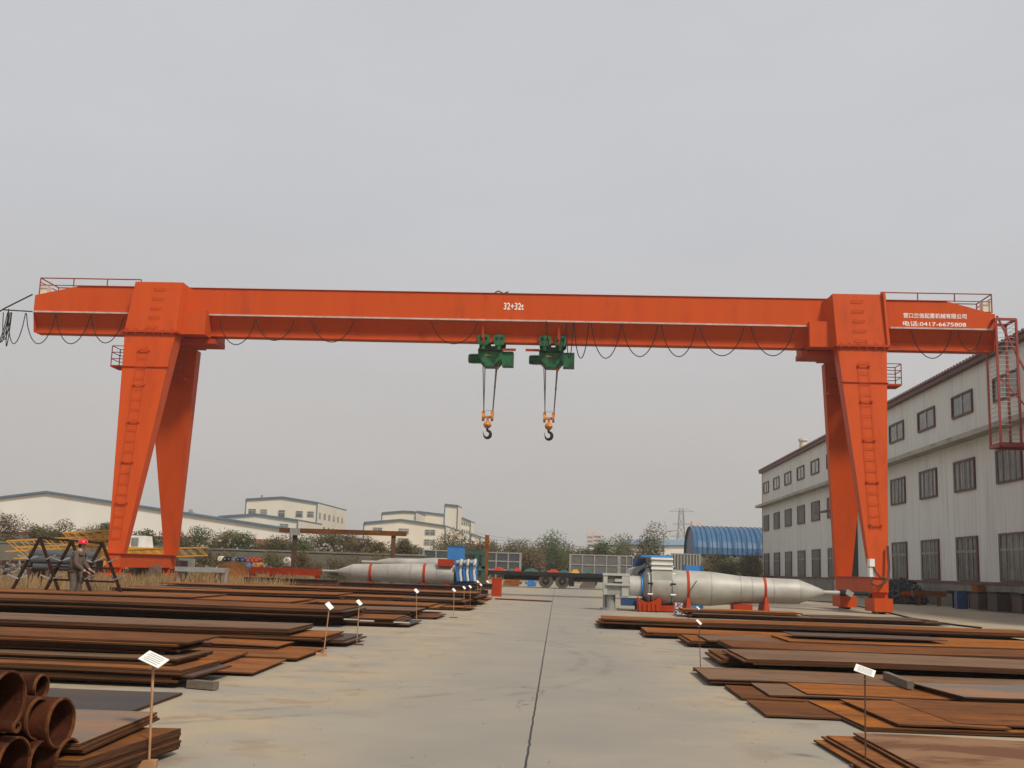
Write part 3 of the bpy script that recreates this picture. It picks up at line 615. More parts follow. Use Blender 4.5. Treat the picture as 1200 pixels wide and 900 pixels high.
# white warehouse at the far left
r, t = gable_building('warehouse', 'long white low pitched warehouse behind the scrub at far left', 150, 60, [(-140, 601), (55, 578), (341, 622)], 0, M['whiteclad'], M['bluetrim'])
zr = P(341, 633, 150).z
MB().bb(t[0].x, t[-1].x + .02, 149.9, 149.99, 0, zr - .3).build('brick_dado', M['plinth'], r); MB().bb(t[0].x, t[-1].x + .02, 149.85, 149.99, zr - .29, zr).build('red_band', M['rail'], r)
for px in (262, 310): x = X_at(px, 149.8, 628); MB().bb(x - .2, x + .2, 149.6, 149.85, 0, zr - .3).build('pillar', M['rail'], r)
# cream factory with side wall
YA = 230
r, t = gable_building('factory_building', 'cream factory with windows on two sides rising behind the warehouse roof', YA, 30, [(288.5, 586), (331, 583.5), (372, 590)], 0, M['cream'], M['bluetrim'],
    [(291, 300, 596.5, 602.5), (305, 313, 597, 603), (326, 334, 598, 606), (346.5, 355, 599, 606), (360, 368, 599.5, 606)])
zt_ = t[-1].z; x_ = t[-1].x
for i in range(6):
    y = YA + 2 + i * 4.6; w_ = MB().bb(x_ + .01, x_ + .08, y, y + 1.7, P(372, 607, YA).z, P(372, 600, YA).z).build('window', M['glass'], r); MB().bb(x_ + .081, x_ + .12, y + .8, y + .95, P(372, 607, YA).z, P(372, 600, YA).z).build('frame', M['offw'], w_)
    MB().bb(x_ + .01, x_ + .08, y, y + 1.6, P(372, 622, YA).z, P(372, 616, YA).z).build('window', M['glass'], r)
r, t = gable_building('factory_annex', 'low cream annex with blue roof edge in front of the factory', 205, 20, [(256, 606.5), (300, 603.5), (349, 610.5)], 0, M['cream'], M['bluetrim'], [(328, 338, 614, 619)])
# second cream factory
YB2 = 210
r, t = gable_building('factory_building', 'cream factory with wide gable and long window bands right of centre left', YB2, 30, [(426.5, 613.5), (470, 610), (522, 617.5)], 0, M['cream'], M['bluetrim'],
    [(437, 448, 618.5, 623), (467, 479, 619.5, 625.5), (498, 510, 621, 627), (466, 479, 631, 637), (497, 510, 632.5, 639)])
r['label'] = 'cream factory with wide low gable, behind the end of the rusty girder'
r, t = gable_building('factory_block', 'cream upper block with flat steps rising behind the wide gable factory', 245, 30, [(447.5, 602), (472, 600), (484, 600.5), (487, 601)], 0, M['cream'], M['bluetrim'], [(487 - 1.5, 486.8, 605, 611)])
r, t = gable_building('factory_block', 'plain cream hall between the stepped block and the square tower', 262, 30, [(488, 600), (521, 604)], 0, M['cream'], M['bluetrim'])
r, t = gable_building('stair_tower', 'square cream tower with blue flat top beside the factory', 240, 9, [(521.3, 592), (536.5, 593.5)], 0, M['cream'], M['bluetrim'])
r, t = gable_building('factory_wing', 'cream wing with rows of small windows right of the square tower', 270, 12, [(537.5, 606), (551.5, 611.5)], 0, M['cream'], M['bluetrim'], [(538.5 + i * 2.6, 540 + i * 2.6, 610.5 + i * .5, 614.5 + i * .5) for i in range(5)] + [(538.5 + i * 2.6, 540 + i * 2.6, 620 + i * .5, 624 + i * .5) for i in range(5)])
r, t = gable_building('shed', 'small cream shed with dark roof right of the factory wing', 250, 20, [(552, 626), (563, 630)], 0, M['cream'], M['bluetrim'])
# blue roofed long shed, far right of centre
r, t = gable_building('shed', 'low cream shed with bright blue roof behind the single tree', 300, 14, [(690, 640), (808, 640)], 0, M['whiteclad'], M['bluehall'])
a, b = P(728, 640, 300), P(808, 640, 300); MB().prism([(a.x, 299.5, a.z), (b.x, 299.5, b.z), (b.x, 314, b.z), (a.x, 314, a.z)], [(a.x, 306.9, a.z + 1.9), (b.x, 306.9, b.z + 1.9), (b.x, 307, b.z + 1.9), (a.x, 307, a.z + 1.9)]).build('roof', mat('faded_blue_roof', (.16, .25, .32), (.13, .2, .26), 1, .6), r)
# pale pink towers far off
for k, (x0, x1, y0, lab) in enumerate([(688, 694.5, 625, 'hazy pink tower block, left one of the joined pair on the skyline'), (695.5, 704, 624, 'hazy pink tower block, right one of the joined pair on the skyline'), (811, 822, 612, 'faint pink tower block rising behind the blue arched hall')]):
    a, b = P(x0, y0, 800), P(x1, 668, 800); root = thing('tower_block', lab, 'tower block', ((a.x + b.x) / 2, 805, 0), 'far tower blocks')
    MB().bb(a.x, b.x, 800, 815, 0, a.z).build('wall', M['pinkb'], root)
    MB().bb(a.x + .3, b.x - .3, 801, 812, a.z, a.z + 1.).build('roof', M['pinkb'], root)
    for f in range(8):
        z = a.z * (.2 + .1 * f); MB().bb(a.x + .5, b.x - .5, 799.8, 799.99, z - .6, z + .6).build('window_band', M['mesh_gr'], root)
# blue arched hall
YH = 150; hx0 = X_at(813.5, YH, 640); zhb = P(813, 649, YH).z; zht = P(820, 617, YH + 6).z
def archpts(x, s=1.):
    out = []
    for i in range(17):
        t = math.pi * i / 16; out.append(Vector((x, YH + 7 - 7 * s * math.cos(t), zhb + (zht - zhb) * s * math.sin(t) ** .9)))
    return out
hall = thing('arched_hall', 'bright blue ribbed barrel roofed hall beside the far end of the workshop', 'building', (hx0 + 10, YH + 7, 0))
m = MB(); n = 36
for i in range(n):
    x0, x1 = hx0 + i * .42, hx0 + (i + 1) * .42; a_ = archpts(x0, 1 + (.0 if i % 2 else 0)); 
    s_ = [1., 1.022, 1.022, 1.][i % 4]; s2 = [1.022, 1.022, 1., 1.][i % 4]
    A_, B_ = archpts(x0, s_), archpts(x1, s2); m.add(A_ + B_, [(k, k + 1, 18 + k, 17 + k) for k in range(16)])
m.build('barrel_roof', M['bluehall'], hall)
MB().add(archpts(hx0 + .3, .98), [tuple(range(17))]).build('end_wall', M['bluedk'], hall)
MB().bb(hx0 + .35, hx0 + 15, YH + .3, YH + 13.6, 0, zhb + .1).build('base_wall', M['plinth'], hall)
rb = MB()
for k in range(23): 
    A_ = archpts(hx0 + .5 + k * .66, 1.03); rb.tube(A_, .05, 5)
rb.build('rib', M['bluedk'], hall)

# ------------------------------------------------------------------ boundary wall, weedy bank
YW = 72
a, b = P(150, 640, YW), P(498, 655.5, YW)
wall = MB().bb(-62, b.x, YW, YW + .3, 0, a.z - .05).build('boundary_wall', M['wallc'], label='grey rendered boundary wall stained with damp behind the left yard', cat='wall')
MB().bb(-62, b.x + .03, YW - .06, YW + .36, a.z - .048, a.z + .05).build('coping', M['plinth'], wall)
def bank(name, x0, x1, y0, y1, h, seed):
    rnd = random.Random(seed); nx, ny = 60, 10; vs = []; fs = []
    for j in range(ny + 1):
        for i in range(nx + 1):
            t = j / ny; e = min(i / 6, (nx - i) / 6, 1); vs.append((x0 + (x1 - x0) * i / nx, y0 + (y1 - y0) * t, h * e * math.sin(min(t * 2.4, 1) * math.pi / 2) * (.85 + .3 * rnd.random()) * (1 if t < .85 else (1 - t) / .15) - .03))
    for j in range(ny):
        for i in range(nx): k = j * (nx + 1) + i; fs.append((k, k + 1, k + nx + 2, k + nx + 1))
    return MB().add(vs, fs).build(name, M['bank'], smooth=True, kind='structure')
bank('earth_bank', -62, -13, YW + 3, YW + 24, 2.3, 1)
bank('earth_bank', 8, 30, 133, 165, 3.4, 2)
rb = MB(); rnd = random.Random(5)
for i in range(260):
    px = rnd.choice([rnd.gauss(235, 22), rnd.gauss(320, 30), rnd.gauss(380, 12), rnd.uniform(180, 490)]); y = rnd.uniform(YW + 5, YW + 9); x = X_at(px, y, 645); s_ = rnd.uniform(.05, .16)
    rb.box((x, y, rnd.uniform(1.95, 2.75) - .55 * max(0, (px - 330) / 170)), (s_ * rnd.uniform(.6, 2), s_, s_ * rnd.uniform(.5, 1.6)), m=Matrix.Rotation(rnd.uniform(0, 3), 3, 'Y') @ Matrix.Rotation(rnd.uniform(0, 3), 3, 'Z'))
rb.build('pale_rubble', mat('pale_rubble', (.36, .32, .27), (.16, .14, .11), 6, .9), label='pale broken rubble strewn along the bank behind the wall', cat='rubble', kind='stuff')

# ------------------------------------------------------------------ vegetation
def crown(m, c, rx, ry, rz, n, size, rnd, lobes=7, gap=.25):
    L = [(Vector((c[0] + rnd.uniform(-.55, .55) * rx, c[1] + rnd.uniform(-.5, .5) * ry, c[2] + rnd.uniform(-.55, .6) * rz)), rnd.uniform(.32, .6)) for _ in range(lobes)]
    for i in range(n):
        q, s = L[i % lobes]
        d = Vector((rnd.gauss(0, 1), rnd.gauss(0, 1), rnd.gauss(0, 1))).normalized() * (rnd.random() ** .45)
        p = q + Vector((d.x * rx * s, d.y * ry * s, d.z * rz * s)) * (1.0 + .35 * rnd.random())
        a = Vector((rnd.gauss(0, 1), rnd.gauss(0, 1), rnd.gauss(0, .7))).normalized(); b = a.orthogonal().normalized(); k = size * rnd.uniform(.5, 1.3)
        m.add([p - a * k, p + b * k * .55, p + a * k, p - b * k * .55], [(0, 1, 2, 3)])
def tree(name, label, cat, x, y, h, w, m, seed, z0=0, n=900, size=.16, crownlow=.25, trunk=.09, lobes=8, group=None):
    rnd = random.Random(seed); root = thing(name, label, cat, (x, y, z0), group)
    t = MB(); t.tube([(x, y, z0 - .1), (x + .03 * h * rnd.uniform(-1, 1), y, z0 + h * .4), (x + .05 * h * rnd.uniform(-1, 1), y, z0 + h * .8)], [trunk * h / 5, trunk * h / 8, .015], 7)
    for i in range(9):
        zz = z0 + h * rnd.uniform(.2, .65); a_ = rnd.uniform(0, 6.28); l = w * rnd.uniform(.25, .5)
        t.tube([(x, y, zz), (x + l * .5 * math.cos(a_), y + l * .5 * math.sin(a_), zz + h * .12), (x + l * math.cos(a_), y + l * math.sin(a_), zz + h * rnd.uniform(.2, .32))], [trunk * h / 14, trunk * h / 22, .01], 5)
    t.build('trunk', M['bark'], root)
    c = MB(); crown(c, (x, y, z0 + h * (crownlow + 1) / 2), w / 2, w / 2, h * (1 - crownlow) / 2, n, size, rnd, lobes); c.build('crown', m, root)
    return root
ordn = ['first', 'second', 'third', 'fourth', 'fifth', 'sixth', 'seventh', 'eighth', 'ninth', 'tenth', 'eleventh', 'twelfth', 'thirteenth', 'fourteenth', 'fifteenth', 'sixteenth']
def byrow(px, pytop, Y, wpx, z0=0): p = at(px, pytop, Y); return p.x, p.z - z0, wpx * Y / F
# central row beyond the trailer
row = [(512, 634, 34, 0), (530, 625, 34, 0), (548, 636, 26, 3), (566, 634, 26, 3), (583, 631, 30, 0), (603, 629, 34, 0), (622, 630, 28, 3), (641, 617, 44, 1), (664, 634, 26, 3), (680, 630, 26, 0), (699, 634, 24, 3), (716, 630, 26, 1), (731, 628, 22, 2), (745, 636, 24, 3)]
mats_ = [L_olive, L_green, L_grey, L_brown]; words = ['olive', 'green', 'grey green', 'brown']
for i, (px, py, w, k) in enumerate(row):
    Y = 128 + (i * 37 % 11); x, h_, ww = byrow(px, py, Y, w)
    ww *= 1.45; tree('roadside_tree', f'{words[k]} autumn tree, {ordn[i]} from left in the row beyond the trailer' if px != 641 else 'tallest broad green tree in the row beyond the trailer axles', 'tree', x, Y, h_, ww, mats_[k], i, n=4500, size=.11, crownlow=.02, group='trees beyond the trailer')
for i in range(12):
    px = 492 + i * 23; Y = 140 + i % 3; x, h_, ww = byrow(px, 641 + (i * 5) % 7, Y, 36)
    tree('shrub', f'low dull thicket bush, {ordn[i]} from left, behind the row of roadside trees', 'shrub', x, Y, h_, ww, mats_[(i * 2 + 3) % 4], 400 + i, n=2800, size=.13, crownlow=-.2, group='thicket behind the roadside trees')
x, h_, ww = byrow(760, 613, 112, 44); tree('roadside_tree', 'tall open grey green tree standing alone behind the steel vessel', 'tree', x, 112, h_, ww, L_grey, 77, n=3000, size=.11, crownlow=.15, lobes=10)
for i, (px, py, w, Y, k) in enumerate([(835, 646, 44, 128, 0), (862, 650, 40, 127, 1), (884, 648, 34, 129, 0), (803, 652, 26, 130, 1), (822, 656, 34, 122, 3), (850, 658, 40, 121, 0), (878, 660, 34, 122, 3)]):
    x, h_, ww = byrow(px, py, Y, w); tree('shrub', f'{words[k]} scrub bush, {["tallest on the left", "middle", "rightmost tall", "far left small", "low left", "low middle", "low right"][i]} one below the blue hall', 'shrub', x, Y, h_, ww, mats_[k], 100 + i, n=3000, size=.09, crownlow=0, group='scrub below the blue hall')
lft = [(12, 606, 40, 3), (45, 614, 30, 0), (70, 613, 40, 0), (100, 620, 34, 3), (122, 616, 24, 0), (172, 624, 26, 1), (207, 620, 26, 0), (238, 617, 50, 1), (264, 620, 44, 0), (289, 626, 36, 1), (313, 637, 34, 3), (335, 634, 30, 0), (358, 630, 28, 1), (380, 629, 30, 3), (402, 628, 30, 0), (424, 629, 30, 3), (446, 632, 28, 0), (466, 640, 26, 3), (480, 636, 22, 0)]
for i, (px, py, w, k) in enumerate(lft):
    Y = 75.5 + (i * 29 % 6); x, h_, ww = byrow(px, py - 4, Y, w * 1.5, 1.2)
    tree('shrub', f'{words[k]} scrub bush on the bank behind the wall, ' + (ordn + ['seventeenth', 'eighteenth', 'nineteenth'])[i] + ' from left', 'shrub', x, Y, h_, ww, mats_[k], 200 + i, z0=1.2, n=4500, size=.06, crownlow=0, trunk=.05, group='scrub behind the boundary wall')
for i, (px, py, w, k) in enumerate([(205, 646, 44, 0), (236, 641, 50, 0), (268, 646, 46, 3), (322, 648, 44, 0), (362, 645, 40, 3), (402, 648, 50, 0), (444, 649, 44, 3)]):
    Y = 70.2; x, h_, ww = byrow(px, py, Y, w); tree('shrub', f'{words[k]} weedy bush growing before the boundary wall, {ordn[i]} from left', 'shrub', x, Y, h_, ww, mats_[k], 600 + i, n=2600, size=.06, crownlow=-.1, trunk=.05, group='weedy bushes before the wall')
# dry grass
gm = MB(); rnd = random.Random(3)
for i in range(22000):
    y = rnd.uniform(27, 70); x = rnd.uniform(-.5 * y - 2, -.36 * y if y < 45 else -.17 * y - 4)
    if (x > -14.6 and y < 40) or y < 31: continue
    hh = rnd.uniform(.15, .65) * (1.3 if rnd.random() < .1 else 1); a_ = rnd.uniform(0, 6.28); l = rnd.uniform(.05, .25); w = .022
    gm.add([(x - w, y, 0), (x + w, y, 0), (x + l * math.cos(a_) + w * .3, y + l * math.sin(a_), hh), (x + l * math.cos(a_) - w * .3, y + l * math.sin(a_), hh)], [(0, 1, 2, 3)])
gm.build('dry_grass', mat('straw', (.33, .205, .085), (.18, .11, .05), .5, .9, c3=(.26, .165, .07)), label='straw coloured dry grass growing behind the plate piles', cat='grass', kind='stuff')
rm = MB()
for i in range(2600):
    y = rnd.uniform(49, 51.2); x = rnd.uniform(-19.0, -16.9) if rnd.random() < .8 else rnd.uniform(-22, -15)
    x = X_at(rnd.uniform(150, 186), y, 680); hh = rnd.uniform(.5, 1.05); w = .014; l = rnd.uniform(-.12, .12)
    rm.add([(x - w, y, 0), (x + w, y, 0), (x + l + w * .4, y, hh), (x + l - w * .4, y, hh)], [(0, 1, 2, 3)])
rm.build('dry_reeds', mat('reed', (.22, .155, .10), (.15, .10, .07), 3, .9), label='upright brown dry reeds between the left crane bogies', cat='reeds', kind='stuff')
# ================================================================== STEEL PLATES
PN = [0]
def plate(cx, cy, z, L, Wd, yaw, th, m, name, label, cat='steel plate', group=None, skew=0., seed=0, sag=0.01):
    rnd = random.Random(seed); n = 10; vs = []; fs = []; ph = rnd.uniform(0, 6)
    for i in range(n + 1):
        u = -L / 2 + L * i / n; dz = sag * math.sin(ph + i * .9)
        for v in (-Wd / 2, Wd / 2):
            uu = u + skew * v; x = cx + uu * math.cos(yaw) - v * math.sin(yaw); y = cy + uu * math.sin(yaw) + v * math.cos(yaw)
            vs += [(x, y, z + dz), (x, y, z + th + dz)]
    for i in range(n):
        k = i * 4; q = k + 4
        fs += [(k + 1, q + 1, q + 3, k + 3), (k, k + 2, q + 2, q), (k, q, q + 1, k + 1), (k + 2, k + 3, q + 3, q + 2)]
    fs += [(0, 1, 3, 2), (4 * n, 4 * n + 2, 4 * n + 3, 4 * n + 1)]
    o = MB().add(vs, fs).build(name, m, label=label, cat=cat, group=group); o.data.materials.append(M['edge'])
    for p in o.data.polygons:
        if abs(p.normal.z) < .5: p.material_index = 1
    return o
def pile(side, px, py, ztop, Wd, L, yaw=0., n=5, th=.03, gap=.006, jit=.12, m='rust', desc='', group=None, base=.03, top=None, skew=0., thk=None, tops=None, seed=None, ramp=0.):
    # (px, py): near corner of the end facing the road, at height ztop
    PN[0] += 1; rnd = random.Random(seed if seed is not None else PN[0] * 13)
    c = gr(px, py, ztop); yw = R(yaw); s = -1 if side == 'L' else 1
    ux = Vector((math.cos(yw), math.sin(yw), 0)); uy = Vector((-math.sin(yw), math.cos(yw), 0))
    ph = rnd.randint(0, 999); step = (ztop - base) / n
    nm = ['bottom one', 'second up', 'third up', 'fourth up', 'fifth up', 'sixth up', 'seventh up', 'eighth up', 'ninth up', 'tenth up']
    for i in range(n):
        last = i == n - 1; e = 0 if last else rnd.uniform(-jit, jit) + ramp * (n - 1 - i); e2 = rnd.uniform(-jit, jit) * .5; ddy = 0 if last else rnd.uniform(-jit, jit) * .5
        w_ = Wd * (1 if last or jit < .02 else rnd.uniform(.93, 1.05)); l_ = L * rnd.uniform(.94, 1.03)
        dy = skew * Wd / 2
        cc = c + ux * (s * (l_ / 2 - (e if s > 0 else e)) + (dy if 1 else 0)) + uy * (w_ / 2 + ddy)
        yy = yw + (0 if last or jit < .02 else R(rnd.uniform(-.6, .6)))
        mm = M[m] if not last or top is None else M[top]
        if not last and rnd.random() < .22: mm = M['rustor'] if rnd.random() < .5 else M['rustdk']
        t_ = min(th, step * (.97 if jit < .02 else .8))
        pos = 'topmost one' if last else nm[i]
        lab = (f'{desc}, {pos}' if n > 1 else desc)
        plate(cc.x, cc.y, base + step * (i + 1) - t_, l_, w_, yy, t_, mm, 'steel_plate', lab, group=group or 'rusty steel plates', skew=skew, seed=ph, sag=.008 if n > 1 else .003)
        # timber spacers under the sheet
    return c
def bearer(x, y, L, lab, z=0, yaw=0, m='wood', h=.028):
    MB().box((x, y, z + h / 2), (L, .09, h), rz=yaw).build('timber_bearer', M[m], label=lab, cat='timber')
# ---- left of the road, near to far (px,py = near right corner of the top sheet)
pile('L', 93, 893, .17, 1.35, 5, 2, 9, th=.0185, m='rust', jit=.012, desc='rusty plate in the neat block beside the nearest sign', skew=.12)
pile('L', 93, 872, .25, 1.45, 5, 6, 3, m='rust', base=.19, jit=.03, top='steelpatch', desc='plate on the neat block beside the nearest sign', skew=.05)
pile('L', 150, 834, .03, 1.5, 5, 2, 1, base=.004, m='rustdk', desc='blackish plate lying alone between the neat block and the deep pile')
pile('L', 213, 785, .19, 1.3, 8, 0, 6, m='rust', jit=.16, desc='rusty plate low in the deep pile behind the nearest sign')
pile('L', 207, 772, .27, 1.25, 8, 0, 3, m='rustgr', base=.195, jit=.14, top='rustgr', desc='brown plate midway in the deep pile behind the nearest sign')
pile('L', 198, 758, .36, 1.25, 8, 1, 3, m='rust', base=.275, jit=.12, top='rustor', desc='plate high in the deep pile behind the nearest sign')
pile('L', 297, 788, .05, 1.9, 3.2, 3, 1, base=.03, m='rust', desc='flat brown plate nearest the road beside the grey timber end')
pile('L', 252, 777, .11, 1.8, 3.4, 4, 2, base=.055, m='rustor', jit=.05, desc='orange rust plate overlapping the flat plate by the grey timber')
pile('L', 348, 771, .06, 2.0, 5, 1, 1, base=.035, m='rust', desc='broad flat plate in front of the second sign post')
pile('L', 325, 757, .12, 1.5, 4, 1, 3, base=.07, m='rust', jit=.12, desc='small brown plates behind the broad flat plate, left of the second sign')
pile('L', 220, 752, .42, 1.3, 9, 1.5, 2, base=.365, m='rust', top='rust', jit=.15, desc='long plate topping the deep pile, tip pointing to the second sign')
pile('L', 402, 750, .11, 1.8, 10, .5, 3, m='rustdk', jit=.2, desc='dark plate at the foot of the pile left of the second sign')
pile('L', 378, 746, .20, 1.7, 11, .5, 3, base=.115, m='rust', top='rustor', jit=.14, desc='plate in the middle of the pile left of the second sign')
pile('L', 338, 737, .30, 1.8, 12, .8, 3, base=.205, m='rustdk', top='rustgr', jit=.1, desc='plate under and with the long grey sheet left of the second sign')
pile('L', 480, 732, .07, 2.2, 12, .5, 2, m='rustdk', jit=.25, desc='dark plate at the foot of the high pile behind the third sign')
pile('L', 462, 725, .19, 2.0, 14, .6, 4, base=.075, m='rust', top='rust', jit=.2, desc='plate in the middle of the high pile behind the third sign')
pile('L', 400, 714, .38, 2.4, 14, .6, 6, base=.195, m='rustbeam', top='rust', jit=.15, desc='plate at the top of the high pile behind the third sign')
pile('L', 486, 716, .22, 2.2, 9, 0, 3, base=.08, m='rust', top='rustgr', jit=.2, desc='plate in the pile reaching the fourth sign post')
pile('L', 512, 723, .07, 2.2, 7, 0, 2, m='rust', jit=.3, desc='low plate at the foot of the fourth sign post')
pile('L', 502, 710, .26, 2.6, 10, .5, 4, base=.09, m='rust', top='rustor', jit=.25, desc='orange brown plate behind the fourth sign post')
pile('L', 542, 712, .10, 2.4, 8, 0, 4, m='rust', jit=.3, desc='low plate at the foot of the fifth sign post')
pile('L', 538, 703, .28, 2.7, 11, 0, 4, base=.11, m='rust', top='rustgr', jit=.25, desc='plate in the pile beside the fifth sign post')
pile('L', 558, 705, .12, 2.6, 9, 0, 4, m='rust', jit=.3, desc='low plate between the fifth and sixth sign posts')
pile('L', 558, 695, .46, 2.6, 11, 0, 5, base=.13, m='rustbeam', top='rust', jit=.12, desc='plate in the tall dark pile by the sixth sign post')
pile('L', 568, 698, .20, 2.6, 9, 0, 4, m='rust', jit=.2, desc='low plate in the last pile before the red end block')
# field behind and to the far left
pile('L', 255, 690, .35, 3.2, 13, 1, 4, base=.08, m='rust', top='rustgr', jit=.2, desc='plate in the pile in front of the left crane legs')
pile('L', 395, 697, .33, 3.0, 13, 1, 5, base=.06, m='rust', top='rustor', jit=.3, desc='plate in the long pile between the crane legs and sixth sign')
pile('L', 470, 700, .30, 3.0, 12, 0, 5, base=.06, m='rust', jit=.3, desc='plate in the long pile in front of the dark channel stack')
pile('L', 225, 700, .37, 3.0, 14, 1, 5, base=.08, m='rust', top='rust', jit=.2, desc='plate in the pile behind the high pile at far left')
pile('L', 340, 705, .34, 3.0, 12, 1, 4, base=.12, m='rust', top='rustor', jit=.2, desc='plate in the pile just behind the high dark edged pile')
# dark beams and channel stacks
def beams(px0, px1, py, Y, rows, n, hgt, dp, desc, group):
    for r_ in range(rows):
        for i in range(n):
            a = at(px0, py, Y); b = at(px1, py, Y); z = .08 + r_ * (hgt + .02); y = Y + i * (dp + .06); j = random.uniform(-.25, .25)
            m = MB(); x0, x1 = a.x + j, b.x + j
            m.bb(x0, x1, y, y + dp, z, z + .025); m.bb(x0, x1, y, y + dp, z + hgt - .025, z + hgt); m.bb(x0, x1, y + dp * .45, y + dp * .55, z + .024, z + hgt - .024)
            m.build('steel_beam', M['rustbeam'], label=f'{desc}, {["bottom", "second", "third", "top"][r_ if r_ < rows - 1 else 3]} row, {["front", "second", "third", "rear"][i]}', cat='steel beam', group=group)
beams(404, 556, 690, 44, 2, 2, .25, .22, 'dark rusty beam in the stack behind the third sign', 'dark rusty beams by the road')
beams(384, 545, 686, 52, 2, 2, .17, .22, 'dark brown beam in the long stack under the left vessel', 'dark beams under the left vessel')
beams(290, 400, 684, 50, 2, 2, .24, .22, 'dark brown beam in the low stack below the red frame', 'dark beams below the red frame')
beams(548, 573, 684, 50.5, 2, 1, .26, .22, 'short dark beam in the stack behind the last signs', 'short dark beams at the road end')
p = gr(581, 699); eb = MB().bb(p.x - .22, p.x + .24, p.y, p.y + .5, 0, .82).build('red_end_block', M['red'], label='bright red upright steel block at the end of the left plates', cat='steel block'); MB().bb(p.x - .24, p.x + .26, p.y - .02, p.y + .52, .821, .86).build('cap_plate', M['crane_dk'], eb)
p, q = gr(582, 702.5), gr(645, 705.5); MB().bar((p.x, p.y, .03), (q.x, q.y, .03), .3, .05).build('steel_strip', M['rust'], label='thin rusty strip lying across the road end beside the red block', cat='steel strip')
# ---- right of the road (px,py = near left corner)
pile('R', 1030, 912, .03, 1.7, 4, -1, 1, base=.01, m='rust', skew=-.06, desc='brown plate sticking out lowest under the patchy sheet by the right sign')
pile('R', 1052, 908, .07, 1.75, 4, -1, 2, base=.035, m='rust', jit=.04, skew=-.06, desc='brown plate just under the patchy sheet at bottom right')
pile('R', 1092, 908, .11, 1.85, 4, -2, 2, base=.075, m='rust', top='rustpatch', jit=.03, skew=-.06, desc='patchy pale stained plate stack at bottom right corner')
pile('R', 898, 838, .03, 1.25, 3, 0, 1, base=.01, m='rust', desc='short brown plate poking furthest into the road on the right')
pile('R', 1015, 851, .05, 2.0, 5, 0, 2, base=.01, m='rustor', jit=.03, skew=-.05, desc='wide orange plate under the two brown sheets behind the right sign')
pile('R', 1052, 848, .08, 1.9, 1.0, -1, 1, base=.06, m='rust', skew=-.05, desc='narrow brown sheet beside the right sign, left of two')
pile('R', 1119, 847, .09, 1.9, 4, -1, 1, base=.07, m='rust', skew=-.05, desc='brown sheet right of the narrow one beyond the right sign')
pile('R', 869, 818, .03, 1.35, 4, 0, 2, base=.005, m='rust', jit=.04, desc='brown plate behind the short one poking into the road')
pile('R', 902, 814, .06, 1.35, 3, 0, 1, base=.04, m='rustgr', desc='grey brown sheet left of the bright orange one on the right')
pile('R', 946, 813, .075, 1.4, 3.6, 0, 1, base=.062, m='rustor', desc='bright orange sheet carrying the loose timber bar')
pile('R', 1130, 816, .14, 1.5, 4, 5, 3, base=.08, m='rust', top='steelpatch', jit=.06, desc='dark stained plate turned askew at the right edge')
pile('R', 830, 796, .08, 1.7, 8, 0, 3, m='rust', jit=.06, top='rustgr', desc='long brown plate with the dark edge behind the right sign')
pile('R', 848, 771, .14, 1.9, 4.5, 0, 3, m='rust', jit=.10, desc='plate at the left end of the raised pile by the second right sign')
pile('R', 876, 772, .22, 2.0, 9, 0, 3, base=.145, m='rust', top='rustgr', jit=.10, desc='plate in the raised right pile above the long dark gap')
pile('R', 858, 758, .22, 1.8, 10, 0, 3, base=.10, m='rust', top='rust', jit=.12, desc='plate in the pile just behind the raised right pile')
pile('R', 810, 751, .12, 1.9, 5, 0, 3, m='rustor', jit=.10, top='rustor', desc='orange plate beside the second right sign post')
pile('R', 830, 750, .16, 1.8, 2.2, 0, 1, base=.125, m='rustgr', desc='grey sheet lying on the orange plates beside the second right sign')
pile('R', 925, 751, .20, 1.9, 9.5, 0, 2, base=.13, m='rustor', jit=.08, top='rustor', desc='wide orange sheet reaching towards the workshop')
pile('R', 930, 744, .27, 1.2, 2.8, -1, 1, base=.25, m='rustdk', desc='loose brown plate with a dark shadow on the wide orange sheet')
pile('R', 758, 741, .12, 2.0, 10, 0, 4, m='rust', jit=.12, top='rustor', desc='plate in the pile behind the wide orange sheet')
pile('R', 706, 731, .10, 2.2, 10, 0, 3, m='rustor', jit=.12, top='rustor', desc='orange plate low in the pile sticking furthest to the road')
pile('R', 706, 725, .24, 2.0, 10.5, -.3, 3, base=.13, m='rustor', jit=.10, top='rustor', desc='orange plate high in the pile sticking furthest to the road')
pile('R', 812, 719, .14, 2.2, 7.5, 0, 4, m='rustdk', jit=.3, top='rustgr', desc='dark plate in the jumbled pile in front of the right vessel')
pile('R', 800, 714, .24, 1.6, 3.8, 0, 2, base=.16, m='rustor', jit=.2, top='rustor', desc='orange plate topping the pile in front of the right vessel')
pile('R', 952, 722, .16, 1.6, 3.8, 1, 5, m='rustdk', jit=.35, top='rustdk', desc='blackish plate in the low pile by the right crane bogie')
# timbers
p = at(248, 793, 11.6); MB().box((p.x - .12, 11.7, .05), (.34, .10, .08), rz=-.35).build('timber_bar', M['wood'], label='grey timber end sticking out beside the deep left pile', cat='timber')
a, b = gr(1038, 794, .10), gr(1067, 806, .10); MB().bar((a.x, a.y, .13), (b.x, b.y, .13), .07, .09).build('timber_bar', M['wood'], label='loose dark timber bar lying on the bright orange sheet', cat='timber')
for i, (x0, y0, x1, y1, z, w) in enumerate([(408, 724.5, 423, 725.5, .3, 'left'), (426, 726, 441, 727, .3, 'middle'), (465, 728, 482, 729, .2, 'right')]):
    a = gr(x0, y0, z); b = gr(x1, y1, z); b.y = a.y; MB().bar((a.x, a.y - .4, z), (b.x, a.y - .4, z), .04, .025).build('pale_batten', M['offw'], label=f'small pale batten poking from the high left pile, {w} of three', cat='batten', group='pale battens in the left pile')
p = at(174, 704, 21); 
for i in range(0): pass

